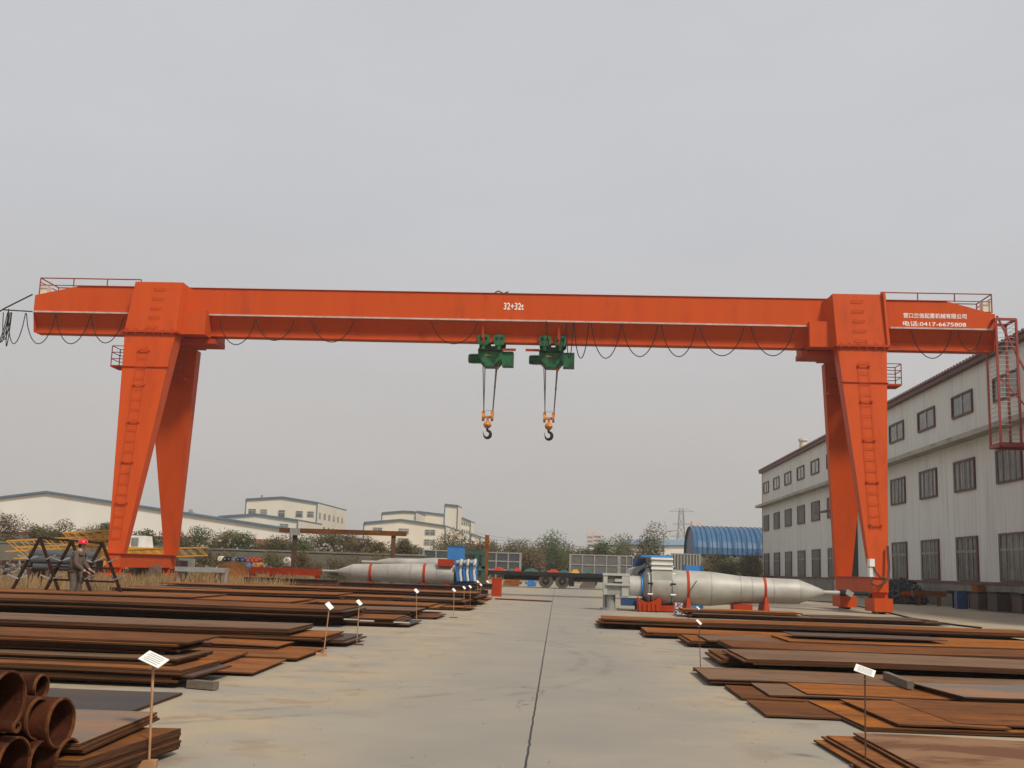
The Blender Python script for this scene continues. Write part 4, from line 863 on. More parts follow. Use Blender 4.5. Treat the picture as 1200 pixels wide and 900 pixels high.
gt = MB(); rnd = random.Random(21)
for i in range(420):
    y = 6.5 + 26 * rnd.random() ** 1.6; side = rnd.choice((-1, 1, 0)); x = (-2.6 + rnd.gauss(0, .35)) if side < 0 else (2.0 + rnd.gauss(0, .35)) if side > 0 else rnd.uniform(-2.4, 1.9)
    s_ = rnd.uniform(.002, .007) * (1.6 if rnd.random() < .06 else 1); gt.box((x, y, s_ * .45), (s_ * rnd.uniform(1, 2.2), s_, s_ * .8), rz=rnd.uniform(0, 3))
gt.build('grit', mat('rust_flake_grit', (.14, .07, .035), (.30, .26, .20), 40, .9), label='rust flakes and grit scattered over the concrete beside the plates', cat='grit', kind='stuff')
# ---- sign posts
def sign(px, pyb, pxt, pyt, cardw, pale, label, Y=None, base='block', tilt=.5):
    if Y is None: c = gr(px, pyb)
    else: c = at(px, pyb, Y); c.z = 0
    t = at(pxt, pyt, c.y); r = thing('sign_post', label, 'sign', (c.x, c.y, 0), 'small white plate signs on rods')
    MB().tube([(c.x, c.y, .03), (t.x, t.y, t.z)], .009 if pale else .006, 6).build('rod', M['rod'] if pale else M['roddk'], r)
    if base == 'block': MB().box((c.x - .03, c.y, .025), (.16, .07, .05), rz=.2).build('base', M['rod'], r)
    elif base == 'bar': MB().box((c.x, c.y, .012), (.22, .05, .02)).build('base', M['roddk'], r)
    w = cardw * (.8 if c.y > 12 else 1); RR = Matrix.Rotation(-.30, 3, 'Z') @ Matrix.Rotation(.30, 3, 'Y') @ Matrix.Rotation(tilt, 3, 'X')
    if c.y > 12: RR = Matrix.Rotation(-.25, 3, 'Z') @ Matrix.Rotation(.75, 3, 'Y') @ Matrix.Rotation(tilt + .2, 3, 'X')
    card = MB().box((t.x, t.y, t.z + .012), (w, w * .62, .006), m=RR).build('card', M['white'], r)
    for k in range(5 if c.y < 12 else 0):
        o = Vector((t.x, t.y, t.z + .012)) + RR @ Vector((0, w * (.2 - .1 * k), .0042)); MB().box(o, (w * (.78 if k % 2 else .7), w * .02, .0015), m=RR).build('text_line', M['silver2'], card)
    MB().box((t.x, t.y, t.z - .05), (w * .35, .012, .006)).build('clip', M['silver2'], r)
    return r
sign(174, 900, 180, 775, .17, True, 'nearest white sign card on a pale rod beside the rusty pipes')
sign(379, 769, 386, 711, .15, True, 'white sign card on a leaning pale rod with a block foot, second on the left')
sign(418, 756, 421, 707, .13, True, 'white sign card on a thin rod with a bar foot, third on the left', base='bar')
sign(488, 729, 488, 693, .15, True, 'white sign card on a pale rod in front of the fourth left pile')
sign(531.5, 724, 532, 692, .13, True, 'fifth white sign card from the front on the left', base='bar')
sign(543.5, 713, 544, 689, .14, True, 'sixth white sign card from the front on the left', base='bar')
sign(551, 711, 551, 688, .14, True, 'seventh white sign card from the front on the left', base='bar')
sign(559.5, 704, 560, 682, .15, True, 'eighth white sign card on the left, lower of the far pair', base='bar')
sign(563, 702, 563.5, 685.5, .15, True, 'ninth white sign card on the left, close behind the eighth', base='bar')
sign(571, 700, 571.5, 682, .16, True, 'last white sign card on the left beside the red end block', base='bar')
sign(1014.5, 900, 1013.5, 788, .145, False, 'white sign card on a dark rod at the near right', base='bar')
sign(821, 787, 819, 730, .11, False, 'white sign card on a dark rod beside the long dark edged plate', base='bar', tilt=.25)
sign(797, 737, 818, 713, .12, False, 'small white sign card close to the ground before the right vessel', base='none', tilt=.25)

# ---- rusty pipes, bottom left
def rpipe(px, py, Y, r_, L, label, yaw=-7, wall=.008):
    e = at(px, py, Y); d = Vector((-math.cos(R(yaw)), -math.sin(R(yaw)), 0)); z = max(e.z, r_ + .004)
    MB().pipe((e.x, e.y, z), (e.x + d.x * L, e.y + d.y * L, z), r_, r_ - wall).build('rusty_pipe', M['pipe'], label=label, cat='pipe', group='rusty steel pipes in a heap', smooth=True)
    PO = [o for o in C.objects if o.get('label') == label][0]; E0 = Vector((e.x, e.y, z)); MB().pipe(E0 - d * .004, E0 + d * .012, r_ + .0015, r_ - wall - .0015).build('rim', M['rim'], PO, smooth=True)
rpipe(72, 847, 6.45, .14, 3, 'wide rusty pipe with its open end nearest the road, upper row')
rpipe(45, 842, 6.35, .115, 3, 'rusty pipe in the upper row, left of the one nearest the road')
rpipe(9, 822, 6.1, .165, 3, 'largest rusty pipe, open mouth cut by the left edge')
rpipe(49, 805, 6.75, .075, 3, 'small rusty pipe lying highest at the back of the heap')
rpipe(28, 823, 6.3, .042, 3, 'thin rusty pipe wedged between the largest and the upper row')
rpipe(80, 892, 6.55, .13, 3, 'rusty pipe in the lower row nearest the neat plate block')
rpipe(49, 893, 6.35, .12, 3, 'rusty pipe in the middle of the lower row')
rpipe(17, 897, 6.1, .15, 3, 'rusty pipe of the lower row under the largest one')
rpipe(20, 852, 6.0, .03, 3, 'slim rusty rod like pipe under the largest pipe')

# ================================================================== VESSELS
def lathe_x(m, prof, y, z, n=40, droop=0.):
    # prof: (x, r, dz)
    m.tube([(x, y, z + dz) for x, r, dz in prof], [r for x, r, dz in prof], n)
def bands(par, lst, y, z, mm, w=.035):
    for x, r in lst: MB().tube([(x - w, y, z), (x + w, y, z)], r, 40).build('strap', mm, par, smooth=True)
YV = 40.; k = YV / F
def VX(px, py=690): return at(px, py, YV).x
zc_ = at(850, 690.5, YV).z
v = thing('steel_vessel', 'large bare steel column vessel with red saddles lying right of the road', 'steel vessel', (VX(850), YV, 0))
pr = [(786, 20.2), (804, 20.3), (806, 20.4), (832, 20.0), (838, 19.4), (866, 16.2), (869, 16), (880, 15.6), (893, 15.0), (910, 14.7), (935, 14.3), (936.5, 13.8), (950, 9), (964, 3.4), (965, 2.4)]
body = MB(); body.tube([(VX(a), YV, zc_) for a, b in pr], [b * k * .96 for a, b in pr], 48); body = body.build('shell', M['silver'], v, smooth=True)
for a, b in ((832, 20.15), (866.5, 16.4), (880, 15.8), (936, 14.2), (905, 14.95)): MB().tube([(VX(a) - .012, YV, zc_), (VX(a) + .012, YV, zc_)], b * k * .965, 48).build('weld_seam', M['silver2'], body, smooth=True)
MB().tube([(VX(964), YV, zc_), (VX(984), YV, zc_)], 2.4 * k, 16).build('nozzle_pipe', M['silver'], v, smooth=True)
nz_ = MB().tube([(VX(984), YV, zc_), (VX(990), YV, zc_)], 3.4 * k, 16); nz_.tube([(VX(990), YV, zc_), (VX(1017), YV, zc_)], 2.3 * k, 16); nz_.build('hose_coupling', M['black'], v, smooth=True)
MB().box((VX(995), YV - .02, zc_), (.25, .16, .18), m=Matrix.Rotation(.5, 3, 'Y')).build('tape_wrap', M['silver2'], v)
# flange chamber: big ring with square upper housing
ch_ = MB().tube([(VX(762), YV, zc_ + .03), (VX(785.5), YV, zc_ + .03)], 22.5 * k, 48).build('chamber', M['silver'], v, smooth=True)
hz = at(770, 656, YV).z; MB().bb(VX(762), VX(786), YV - .66, YV + .66, zc_ + .1, hz).build('housing', M['offw'], v)
for z_, d in ((0, .03), (-.18, .02), (-.34, .02)): MB().bb(VX(761.5), VX(786.5), YV - .7, YV + .7, hz + z_, hz + z_ + .07).build('housing_rib', M['white'], v)
MB().bb(VX(751), VX(786), YV - .4, YV + .7, hz + .075, hz + .15).build('lid', M['bluepl'], v)
MB().bb(VX(743), VX(757), YV + .5, YV + 1.2, zc_ + .45, hz + .03).build('cover', M['bluedk'], v)
for a in (759.5, 787): MB().tube([(VX(a) - .03, YV, zc_), (VX(a) + .03, YV, zc_)], 23.6 * k, 48).build('flange', M['silver2'], v, smooth=True)
for i in range(10):
    t = R(-80 + i * 30)
    for a in (760.5, 787): MB().tube([(VX(a) - .09, YV - .72 * math.cos(t), zc_ + .72 * math.sin(t)), (VX(a) + .09, YV - .72 * math.cos(t), zc_ + .72 * math.sin(t))], .035, 6).build('flange_bolt', M['dark'] if i % 2 else M['white'], v)
# curved duct behind + white cylinder + blue ring
MB().tube([(VX(737), YV, zc_ - .02), (VX(751), YV, zc_ - .02)], 12.5 * k, 32).build('neck', M['offw'], v, smooth=True)
MB().tube([(VX(751), YV, zc_ - .02), (VX(753), YV, zc_ - .02)], 14.5 * k, 32).build('blue_ring', M['bluepl'], v, smooth=True)
MB().tube([(VX(753), YV, zc_), (VX(759), YV, zc_)], [15 * k, 22 * k], 32).build('cone_ring', M['silver2'], v, smooth=True)
for i in range(5):
    a_ = at(734 + i * 4.5, 672, YV); pts = [at(733 + i * 3, 674, YV + .2), at(737 + i * 3, 667.5, YV + .2), at(746 + i * 2, 665, YV + .2), at(756, 664.5 - i, YV + .2)]
    MB().tube(pts, .05, 6).build('bent_pipe', M['silver2'], v)
# machine frame at the left end
mx0, mx1 = VX(706), VX(737); 
fr_ = MB()
zA, zB, zC_, zD = at(720, 673.5, YV - .3).z, at(720, 685, YV - .3).z, at(720, 697, YV - .3).z, at(720, 704, YV).z
fr_.bb(mx0, mx1, YV - .45, YV + .45, zA - .03, zA + .05); fr_.bb(mx0 + .12, mx1, YV - .5, YV + .5, zB - .03, zB + .04); fr_.bb(mx0 + .02, mx0 + .16, YV - .42, YV + .42, zC_, zA - .03)
fr_.bb(mx1 - .27, mx1 - .02, YV - .44, YV + .44, zC_ - .04, zA - .03); fr_.bb(mx0 + .42, mx0 + .7, YV - .47, YV - .44, zA - .24, zA - .14)
fr_.build('end_frame', M['offw'], v)
MB().bb(mx0 + .16, mx1 - .27, YV - .38, YV + .38, zC_, zB - .03).build('core_box', M['silver2'], v); MB().bb(mx0 + .16, mx1 - .27, YV - .36, YV + .36, zB + .04, zA - .03).build('core_box', M['mesh_gr'], v)
MB().bb(VX(728), VX(751), YV - .4, YV + .4, .18, at(740, 700.5, YV).z).build('blue_cradle', M['bluedk'], v); MB().bb(VX(727), VX(752), YV - .42, YV + .42, at(740, 700.4, YV).z, at(740, 698, YV).z).build('cradle_top', M['offw'], v)
bs = MB().tube([(VX(714), YV - .1, .0), (VX(714), YV - .1, .08)], .32, 20); bs.tube([(VX(716), YV - .1, .08), (VX(716), YV - .1, zC_)], .16, 14); bs.tube([(VX(709), YV, .08), (VX(709), YV, zC_)], .07, 8); bs.build('foot', M['silver2'], v)
# red saddles and straps
def saddle(x0, x1, r_, zcen, ydep, m, par):
    s_ = MB()
    for y in (YV - ydep, ):
        pts_b = [(x0, 0), (x1, 0)]; 
    n = 10; ring0 = [(YV - ydep, 0.0)] + [(YV - ydep, zcen - r_ * .35)]
    arc = [(YV + r_ * math.sin(t), zcen - r_ * math.cos(t)) for t in [R(-68 + 136 * i / n) for i in range(n + 1)]]
    ring = [(YV - ydep, .02)] + arc + [(YV + ydep, .02)]
    s_.prism([(x0, y, z) for y, z in ring], [(x1, y, z) for y, z in ring]); return s_.build('saddle', m, par)
rc_ = 20.4 * k
hn = MB(); zA = at(760, 700, YV - .7).z
ring = [(VX(745.5), .03), (VX(745.5), at(745, 699, YV - .75).z), (VX(750), at(750, 703, YV - .75).z), (VX(759), at(759, 706.5, YV - .75).z), (VX(767), at(767, 703, YV - .75).z), (VX(772), at(772, 698.5, YV - .75).z), (VX(773), at(773, 709, YV - .75).z), (VX(771), .03)]
hn.prism([(x, YV - .8, z) for x, z in ring], [(x, YV - .5, z) for x, z in ring]); hn.build('saddle', M['red'], v)
hn = MB(); hn.prism([(x, YV + .5, z) for x, z in ring], [(x, YV + .8, z) for x, z in ring]); hn.build('saddle', M['red'], v)
for i in range(5): x = VX(748 + i * 5); MB().bb(x - .02, x + .02, YV - .85, YV - .801, .05, at(755, 706.5, YV - .75).z).build('saddle_rib', M['crane_dk'], v)
MB().bb(VX(771), VX(790), YV - .55, YV + .55, .03, at(780, 709.5, YV - .6).z).build('saddle_beam', M['red'], v)
for a, r_ in ((805, 20.4), (895, 15.0)):
    MB().tube([(VX(a) - .045, YV, zc_), (VX(a) + .045, YV, zc_)], r_ * k * .98, 48).build('strap', M['red'], v, smooth=True)
    w = 3.5 if a == 805 else 4; zz = at(a, 700, YV - .5).z
    MB().prism([(VX(a - w), YV - .7, 0.02), (VX(a + w), YV - .7, .02), (VX(a + w), YV + .7, .02), (VX(a - w), YV + .7, .02)], [(VX(a - 1.5), YV - .52, zz), (VX(a + 1.5), YV - .52, zz), (VX(a + 1.5), YV + .52, zz), (VX(a - 1.5), YV + .52, zz)]).build('saddle', M['red'], v)
MB().bb(VX(858), VX(880), YV - .35, YV + .45, .02, zc_ - 16.2 * k).build('saddle', M['red'], v, label='wide dark red support block') 
MB().bar(at(808, 693, YV - .75), at(816.5, 680.5, YV - .75), .03).build('prop_rod', M['roddk'], v)
p = at(795, 711, 37.6); w_ = MB().box((p.x, 37.6, .0 + .2), (.26, .16, .38), rz=.2).build('parts_bag', mat('speckled_bag', (.6, .5, .52), (.12, .05, .1), 14, .8, lo=.45, hi=.55), label='small speckled white parts bag leaning in front of the right vessel', cat='bag')
# ---- blue crate behind it
p = at(812, 669, 44); a, b = at(802, 669.5, 44), at(823, 663.5, 44)
cr_ = thing('blue_crate', 'bright blue box showing above the right vessel shell', 'crate', ((a.x + b.x) / 2, 44, 0)); MB().bb(a.x, b.x, 44, 44.6, 0, b.z).build('box', M['bluepl'], cr_)
for x in (a.x, b.x): MB().bb(x - .04, x + .04, 43.96, 44.64, 0, b.z + .04).build('post', M['bluehall'], cr_)

# left vessels
def lvessel(Yv, prof, zpy, name_l, straps, extra=True):
    kk = Yv / F
    def X(px): return at(px, zpy, Yv).x
    def zz(py, px=470): return at(px, py, Yv).z
    v_ = thing('steel_vessel', name_l, 'steel vessel', (X(450), Yv, 0))
    z_ = at(prof[len(prof) // 2][0], zpy, Yv).z
    MB().tube([(X(a), Yv, z_) for a, b in prof], [b * kk for a, b in prof], 40).build('shell', M['silver'], v_, smooth=True)
    for a, r_ in straps: MB().tube([(X(a) - .07, Yv, z_), (X(a) + .07, Yv, z_)], (r_ + .3) * kk, 40).build('strap', M['red'], v_, smooth=True)
    for a, w in ((435, 5), (498, 5), (525, 6)): MB().bb(X(a - w / 2), X(a + w / 2), Yv - .45, Yv + .45, 0, z_ - 10.0 * kk).build('saddle', M['red'], v_)
    return v_, X, z_, kk
v1, XX, z1, k1 = lvessel(60, [(374, 1.3), (392, 1.4), (396, 2.2), (408, 6.8), (414, 9), (432, 9.6), (447, 10), (456, 10.4), (470, 11), (480, 11.5), (500, 11.8), (513, 11.8), (530, 11.6), (533, 10.5)], 671.3, 'front silver vessel with two red straps lying left of the road', ((435, 9.8), (498, 11.9)))
for a, r_ in ((412, 8.6), (456, 10.6), (482, 11.7), (513, 11.95)): MB().tube([(XX(a) - .02, 60, z1), (XX(a) + .02, 60, z1)], r_ * k1, 40).build('weld_seam', M['silver2'], v1, smooth=True)
MB().bb(XX(514), XX(531), 59.4, 60.4, at(520, 663.5, 59.4).z, at(520, 655, 59.4).z).build('red_box', M['red'], v1)
lvessel(64, [(424, 1.5), (441, 1.6), (444, 2.6), (456, 5.2), (480, 5.4), (492, 5.6), (506, 7), (530, 7.2)], 660, 'rear silver vessel showing above the front one', ())
# blue and white striped pipe bundle
pb = thing('pipe_bundle', 'blue and white bent pipe bundle at the right end of the silver vessel', 'pipe bundle', (at(545, 670, 60).x, 60, 0))
for i in range(6):
    px = 536.5 + i * 4; mm = M['bluepl'] if i % 2 == 0 else M['white']
    MB().tube([at(px, 681, 59.4), at(px - 1.2, 671, 59.4), at(px - .4, 663, 59.4), at(px + .6, 655, 59.4)], .075, 10).build('pipe', mm, pb, smooth=True)
    MB().tube([at(px + 1.6, 680, 59.6), at(px + 1.2, 668, 59.6), at(px + 2, 656, 59.6)], .06, 8).build('pipe', M['white'] if i % 2 == 0 else M['bluepl'], pb, smooth=True)
    MB().tube([at(px - 1.5, 659 + (i % 2) * 3, 59.3), at(px + 1.5, 659 + (i % 2) * 3, 59.3)], .11, 10).build('coupling', M['offw'], pb, smooth=True)
MB().bb(at(534, 670, 59.8).x, at(557, 670, 59.8).x, 59.8, 60.6, 0, at(540, 668, 59.8).z).build('pipe_rack', M['bluedk'], pb)
a, b = at(524, 653, 61), at(543, 641, 61); bx_ = thing('blue_cabinet', 'plain bright blue cabinet standing behind the left vessels', 'cabinet', ((a.x + b.x) / 2, 61, 0)); MB().bb(a.x, b.x, 61, 62, .1, b.z).build('body', M['bluepl'], bx_); MB().bb(a.x - .03, b.x + .03, 60.97, 62.03, b.z, b.z + .06).build('lid', M['bluehall'], bx_)
a, b = at(543, 668, 66), at(567, 646, 66); gf = thing('green_frame', 'dark green steel portal frame beside the blue cabinet', 'steel frame', ((a.x + b.x) / 2, 66, 0))
for x in (a.x, (a.x * .35 + b.x * .65), b.x): MB().bb(x - .1, x + .1, 66, 66.2, 0, b.z - .2).build('post', M['teal'], gf)
MB().bb(a.x - .1, b.x + .1, 65.98, 66.22, b.z - .199, b.z).build('beam', M['teal'], gf); MB().bb(a.x - .1, b.x + .1, 66, 66.2, (b.z) * .55, b.z * .55 + .15).build('beam', M['teal'], gf)
a, b = at(567, 668, 78), at(573, 627, 78); MB().bb(a.x, b.x, 78, 78.35, 0, b.z).build('rusty_column', M['rustor'], label='upright rusty steel column beyond the green frame', cat='steel column')

# ================================================================== TRUCK TRAILER
YT = 81.; XT = lambda px, py=675: at(px, py, YT).x
zd = at(640, 670.5, YT).z
t_ = thing('flatbed_trailer', 'long dark flatbed trailer parked across the far end of the road', 'trailer', (XT(640), YT + 1.2, 0))
MB().bb(XT(545), XT(718), YT, YT + 2.5, zd - .28, zd).build('deck', M['dark'], t_)
MB().bb(XT(590), XT(715), YT + .6, YT + .9, zd - .6, zd - .281).build('chassis', M['dark'], t_); MB().bb(XT(675), XT(716), YT + .1, YT + .5, zd - .6, zd - .281).build('side_box', M['black'], t_)
MB().bb(XT(667), XT(673), YT - .02, YT + .4, zd - .95, zd - .281).build('mudguard', M['black'], t_)
for i in range(18): x = XT(550 + i * 9.4); MB().bb(x - .03, x + .03, YT - .04, YT - .001, zd - .34, zd - .02).build('stake_pocket', M['black'], t_)
for px in (639.5, 659):
    for y in (YT + .05, YT + 2.1):
        w_ = MB().tube([(XT(px, 682), y, .52), (XT(px, 682), y + .32, .52)], .52, 28).build('wheel', M['tyre'], t_, smooth=True)
        MB().tube([(XT(px, 682), y - .012, .52), (XT(px, 682), y + .02, .52)], .29, 20).build('rim', M['dark'], w_, smooth=True); MB().tube([(XT(px, 682), y - .08, .52), (XT(px, 682), y - .013, .52)], .1, 12).build('hub', M['tyre'], w_)
    MB().bb(XT(px, 682) - .08, XT(px, 682) + .08, YT + .3, YT + 2.1, .45, .6).build('axle', M['dark'], t_)
tarp = [('teal', 'green'), ('red', 'orange red'), ('teal', 'dull green'), ('rustbeam', 'brown'), ('yellow', 'yellow'), ('bluedk', 'dark blue'), ('red', 'red'), ('teal', 'teal')]
for i, (px, w, h_, c_, n_) in enumerate([(556, 18, 3, 'teal', 'green'), (583, 14, 4.5, 'red', 'orange red'), (598, 12, 3, 'teal', 'dull green'), (605, 9, 4.5, 'red', 'bright red'), (622, 18, 4, 'teal', 'teal'), (648, 14, 4, 'red', 'faded red'), (661, 12, 3.5, 'teal', 'sea green'), (674, 10, 5, 'yellow', 'yellow'), (690, 14, 3.5, 'teal', 'blue green'), (704, 10, 3, 'bluedk', 'dark blue')]):
    a_, b_ = XT(px - w / 2), XT(px + w / 2); hh = h_ * YT / F; rnd = random.Random(i); m = MB(); nx, ny = 12, 5; vs = []
    for j in range(ny + 1):
        for q in range(nx + 1): u = q / nx; s_ = j / ny; vs.append((a_ + (b_ - a_) * u, YT + .3 + 1.6 * s_, zd + .004 + hh * (math.sin(math.pi * u) ** .6) * (math.sin(math.pi * s_) ** .5 if 0 < s_ < 1 else 0) * rnd.uniform(.6, 1.1)))
    m.add(vs, [(j * (nx + 1) + q, j * (nx + 1) + q + 1, (j + 1) * (nx + 1) + q + 1, (j + 1) * (nx + 1) + q) for j in range(ny) for q in range(nx)])
    m.build('folded_tarpaulin', M[c_], label=f'{n_} crumpled tarpaulin heap on the trailer deck', cat='tarpaulin', group='tarpaulins on the trailer')
# mesh panels
def panel(x0, x1, y0, y1, Y, nx, ny, mm, label, diag=0):
    a, b = at(x0, y1, Y), at(x1, y0, Y); za = b.z; r_ = thing('mesh_panel_fence', label, 'fence', ((a.x + b.x) / 2, Y, 0))
    MB().bb(a.x, b.x, Y + .05, Y + .07, max(a.z, .1), za).build('infill', mm, r_)
    for i in range(nx + 1): x = a.x + (b.x - a.x) * i / nx; w = .09 if i in (0, nx) else .055; MB().bb(x - w, x + w, Y - .02, Y + .04, 0, za + .05).build('post', M['silver2'], r_)
    for j in range(ny + 1): z = max(a.z, .1) + (za - max(a.z, .1)) * j / ny; MB().bb(a.x + .1, b.x - .1, Y, Y + .03, z - .05, z + .05).build('rail', M['silver2'], r_)
panel(567, 610, 648.5, 667, 92, 3, 2, M['mesh_in'], 'black mesh panel fence in a pale frame left of the trailer wheels')
panel(459, 496, 642.5, 655, 96, 9, 1, M['mesh_in'], 'barred dark panel fence behind the left vessels')
panel(496, 540, 646, 656, 97, 3, 1, M['mesh_in'], 'dark panel fence continuing right of the barred one')
panel(668, 725, 651.5, 673, 95, 4, 2, M['mesh_gr'], 'long grey mesh panel fence behind the right half of the trailer')
panel(726, 742, 652, 673, 96, 2, 2, M['mesh_gr'], 'short grey mesh panel fence between the trailer and the vessel housing')
panel(787, 820, 650, 668, 95, 9, 1, M['mesh_gr'], 'barred grey panel fence behind the blue box')
# stacked timber / pallets and junk beyond the trailer
for i, (px, py, w, h_, c_, lab) in enumerate([(560, 677, 26, 5, 'rustor', 'low orange brown steel heap at the left end under the trailer'), (600, 677, 22, 4, 'rust', 'low brown steel heap under the trailer deck'), (622, 678, 14, 4, 'bluepl', 'small blue bundle on the ground left of the trailer wheels'), (690, 681, 20, 5, 'wood', 'pale timber baulks on the ground right of the trailer wheels'), (706, 681, 16, 6, 'offw', 'white drum like rolls beside the timber baulks')]):
    a_ = at(px, py, 86); ww = w * 86 / F; m = MB(); rnd = random.Random(i)
    for q in range(5): m.bar((a_.x - ww / 2 + rnd.uniform(0, .3), 86 + q * .3, .12 + .13 * (q % 3)), (a_.x + ww / 2 - rnd.uniform(0, .3), 86 + q * .3, .12 + .13 * (q % 3)), .22, .2)
    m.build('steel_heap' if i < 2 else 'ground_bundle', M[c_], label=lab, cat='heap')

# ================================================================== LEFT YARD CLUTTER
# rusty dome tank end
YD = 55.; a = at(265, 684, YD); rr = 24.5 * YD / F
dm = MB(); n = 14; pts = []; rs = []
for i in range(n + 1): t = R(90 * i / n); pts.append((a.x, YD + 1, .0 + 1.25 * math.sin(t))); rs.append(max(.01, rr * math.cos(t) ** .85))
dm.tube(pts, rs, 40); dm.build('rusty_dome', M['rust'], label='large rusty domed tank end standing behind the plates', cat='tank end', smooth=True)
gb = thing('grey_steel_bench', 'grey steel bench frame in front of the rusty dome', 'bench frame', (at(240, 680, 45).x, 45, 0))
a, b = at(208, 666.5, 45), at(266, 666.5, 45); MB().bb(a.x, b.x, 44.7, 45.3, b.z - .16, b.z + .02).build('top_beam', M['silver2'], gb)
for px in (211, 257, 265): x = X_at(px, 45, 680); MB().bb(x - .04, x + .04, 44.9, 45.1, 0, b.z - .16).build('leg', M['silver2'], gb)
rfm = thing('red_steel_frame', 'long bright red steel beam on short legs left of the vessels', 'steel frame', (at(335, 672, 56).x, 56, 0))
a, b = at(294, 675, 56), at(376, 668, 56); zt2 = at(335, 665.5, 56).z; MB().bb(a.x, b.x, 55.8, 56.3, zt2 - .34, zt2).build('beam', M['red'], rfm)
for px in (296, 319, 372): x = X_at(px, 56, 675); MB().bb(x - .09, x + .09, 55.85, 56.2, 0, zt2 - .34).build('leg', M['red'], rfm)
for i, (px, py, c_, n_) in enumerate([(260, 654.5, 'cream', 'cream'), (266, 655, 'dark', 'black'), (270.5, 655, 'black', 'second black'), (276, 655.5, 'bluetrim', 'grey blue'), (281, 656, 'black', 'third black'), (286.5, 656, 'bluedk', 'navy blue'), (293, 656.5, 'red', 'left upper red'), (297.5, 656.5, 'red', 'middle upper red'), (302.5, 656.5, 'red', 'right upper red'), (294, 661.8, 'bluepl', 'bright blue lower'), (300, 661.8, 'hookor', 'left lower orange'), (304.5, 661.8, 'hookor', 'right lower orange')]):
    c = at(px, py, 68); m = MB().tube([(c.x, 67.6, c.z), (c.x, 68.4, c.z)], .145, 16); d_ = m.build('drum', M[c_], label=f'{n_} drum lying end on in the row before the boundary wall', cat='drum', group='coloured drums before the wall', smooth=True)
    MB().tube([(c.x, 67.57, c.z), (c.x, 67.599, c.z)], .035, 10).build('bung', M['offw'], d_)
MB().bb(X_at(256, 68, 660), X_at(308, 68, 660), 67.55, 68.5, 0, at(280, 664.8, 68).z).build('drum_rack', M['mesh_in'], label='low dark rack carrying the coloured drums', cat='rack')
for i, (px, py) in enumerate([(336, 656.5), (342, 660.5)]):
    c = at(px, py, 68); m = MB().pipe((c.x, 67.9, c.z), (c.x + .05, 68.15, c.z), .19, .08, 20); m.build('white_ring', M['cream'], label=f'cream ring standing before the wall, {["upper left", "lower right"][i]} one', cat='ring', group='cream rings before the wall')
c = at(338, 664, 68); MB().bb(c.x - .3, c.x + .5, 67.85, 68.2, 0, at(340, 663.7, 68).z).build('ring_stand', M['wood'], label='low timber stand under the two cream rings', cat='stand')
# white and grey equipment pieces behind legs
for (x0, y0, x1, y1, Y, c_, lab) in [(209, 655, 223, 665, 58, 'offw', 'white metal cabinet with an open side right of the left crane legs'), (172, 652, 186, 656, 60, 'offw', 'pale flat casing behind the left sill beam'), (350, 645, 352, 650, 71, 'offw', 'tiny pale box by the wall')][:2]:
    a, b = at(x0, y1, Y), at(x1, y0, Y); cb_ = MB().bb(a.x, b.x, Y, Y + .8, max(.0, 0), b.z).build('metal_cabinet', M[c_], label=lab, cat='cabinet'); MB().bb(a.x + .05, a.x + .25, Y - .02, Y - .001, b.z * .5, b.z * .85).build('opening_shade', M['dark'], cb_)  # the opening is a dark slab painting the shade inside
# long rusty girder high on trestles
YG = 66.; a, b = at(345, 626, YG), at(475, 631.5, YG); zt3 = at(345, 619.5, YG).z
rg = thing('rusty_girder', 'long orange rusty girder carried on tall posts above the wall', 'girder', ((a.x + b.x) / 2, YG, 0))
a2 = at(327, 622, YG); MB().bb(a2.x, b.x, YG, YG + .5, at(400, 626, YG).z, at(400, 620.5, YG).z).build('beam', M['rust'], rg)
c0, c1 = at(340, 625, YG), at(352, 619, YG); MB().bb(c0.x, c1.x, YG - .1, YG - .002, c0.z - .1, c1.z).build('end_plate', M['silver2'], rg)
for px in (344, 460): x = X_at(px, YG, 640); MB().bb(x - .12, x + .12, YG + .1, YG + .35, 0, at(400, 625.5, YG).z).build('post', M['rustbeam'], rg)
# yellow lattice booms
def boom(p, q, w, label):
    p, q = Vector(p), Vector(q); m = MB(); d = (q - p).normalized(); u = Vector((0, 0, 1)); s_ = d.cross(u).normalized(); L = (q - p).length; n = int(L / w / 1.1)
    cs = [u * w / 2 + s_ * w / 2, u * w / 2 - s_ * w / 2, -u * w / 2 + s_ * w / 2, -u * w / 2 - s_ * w / 2]
    for c in cs: m.bar(p + c, q + c, .05)
    for i in range(n):
        a_, b_ = p + d * L * i / n, p + d * L * (i + 1) / n
        for c, e in ((0, 1), (2, 3), (0, 2), (1, 3)):
            m.bar(a_ + cs[c], b_ + cs[e], .03)
    m.build('lattice_boom', M['yellow'], label=label, cat='crane boom', group='yellow lattice booms')
for i, (x0, y0, x1, y1, Y, w, lab) in enumerate([(75, 629, 130, 626, 50, .35, 'yellow lattice boom highest of those behind the worker'), (10, 640, 128, 634, 52, .5, 'long yellow lattice boom just above the rack top bar'), (20, 648, 130, 643, 50, .5, 'yellow lattice boom below the long one behind the rack'), (95, 634, 128, 628, 51, .3, 'short tilted yellow lattice boom right of the red helmet'), (100, 652, 242, 646, 54, .4, 'low yellow lattice boom passing behind the left crane legs'), (60, 655, 130, 651, 53, .4, 'lowest yellow lattice boom behind the worker')]):
    boom(at(x0, y0, Y), at(x1, y1, Y), w, lab)
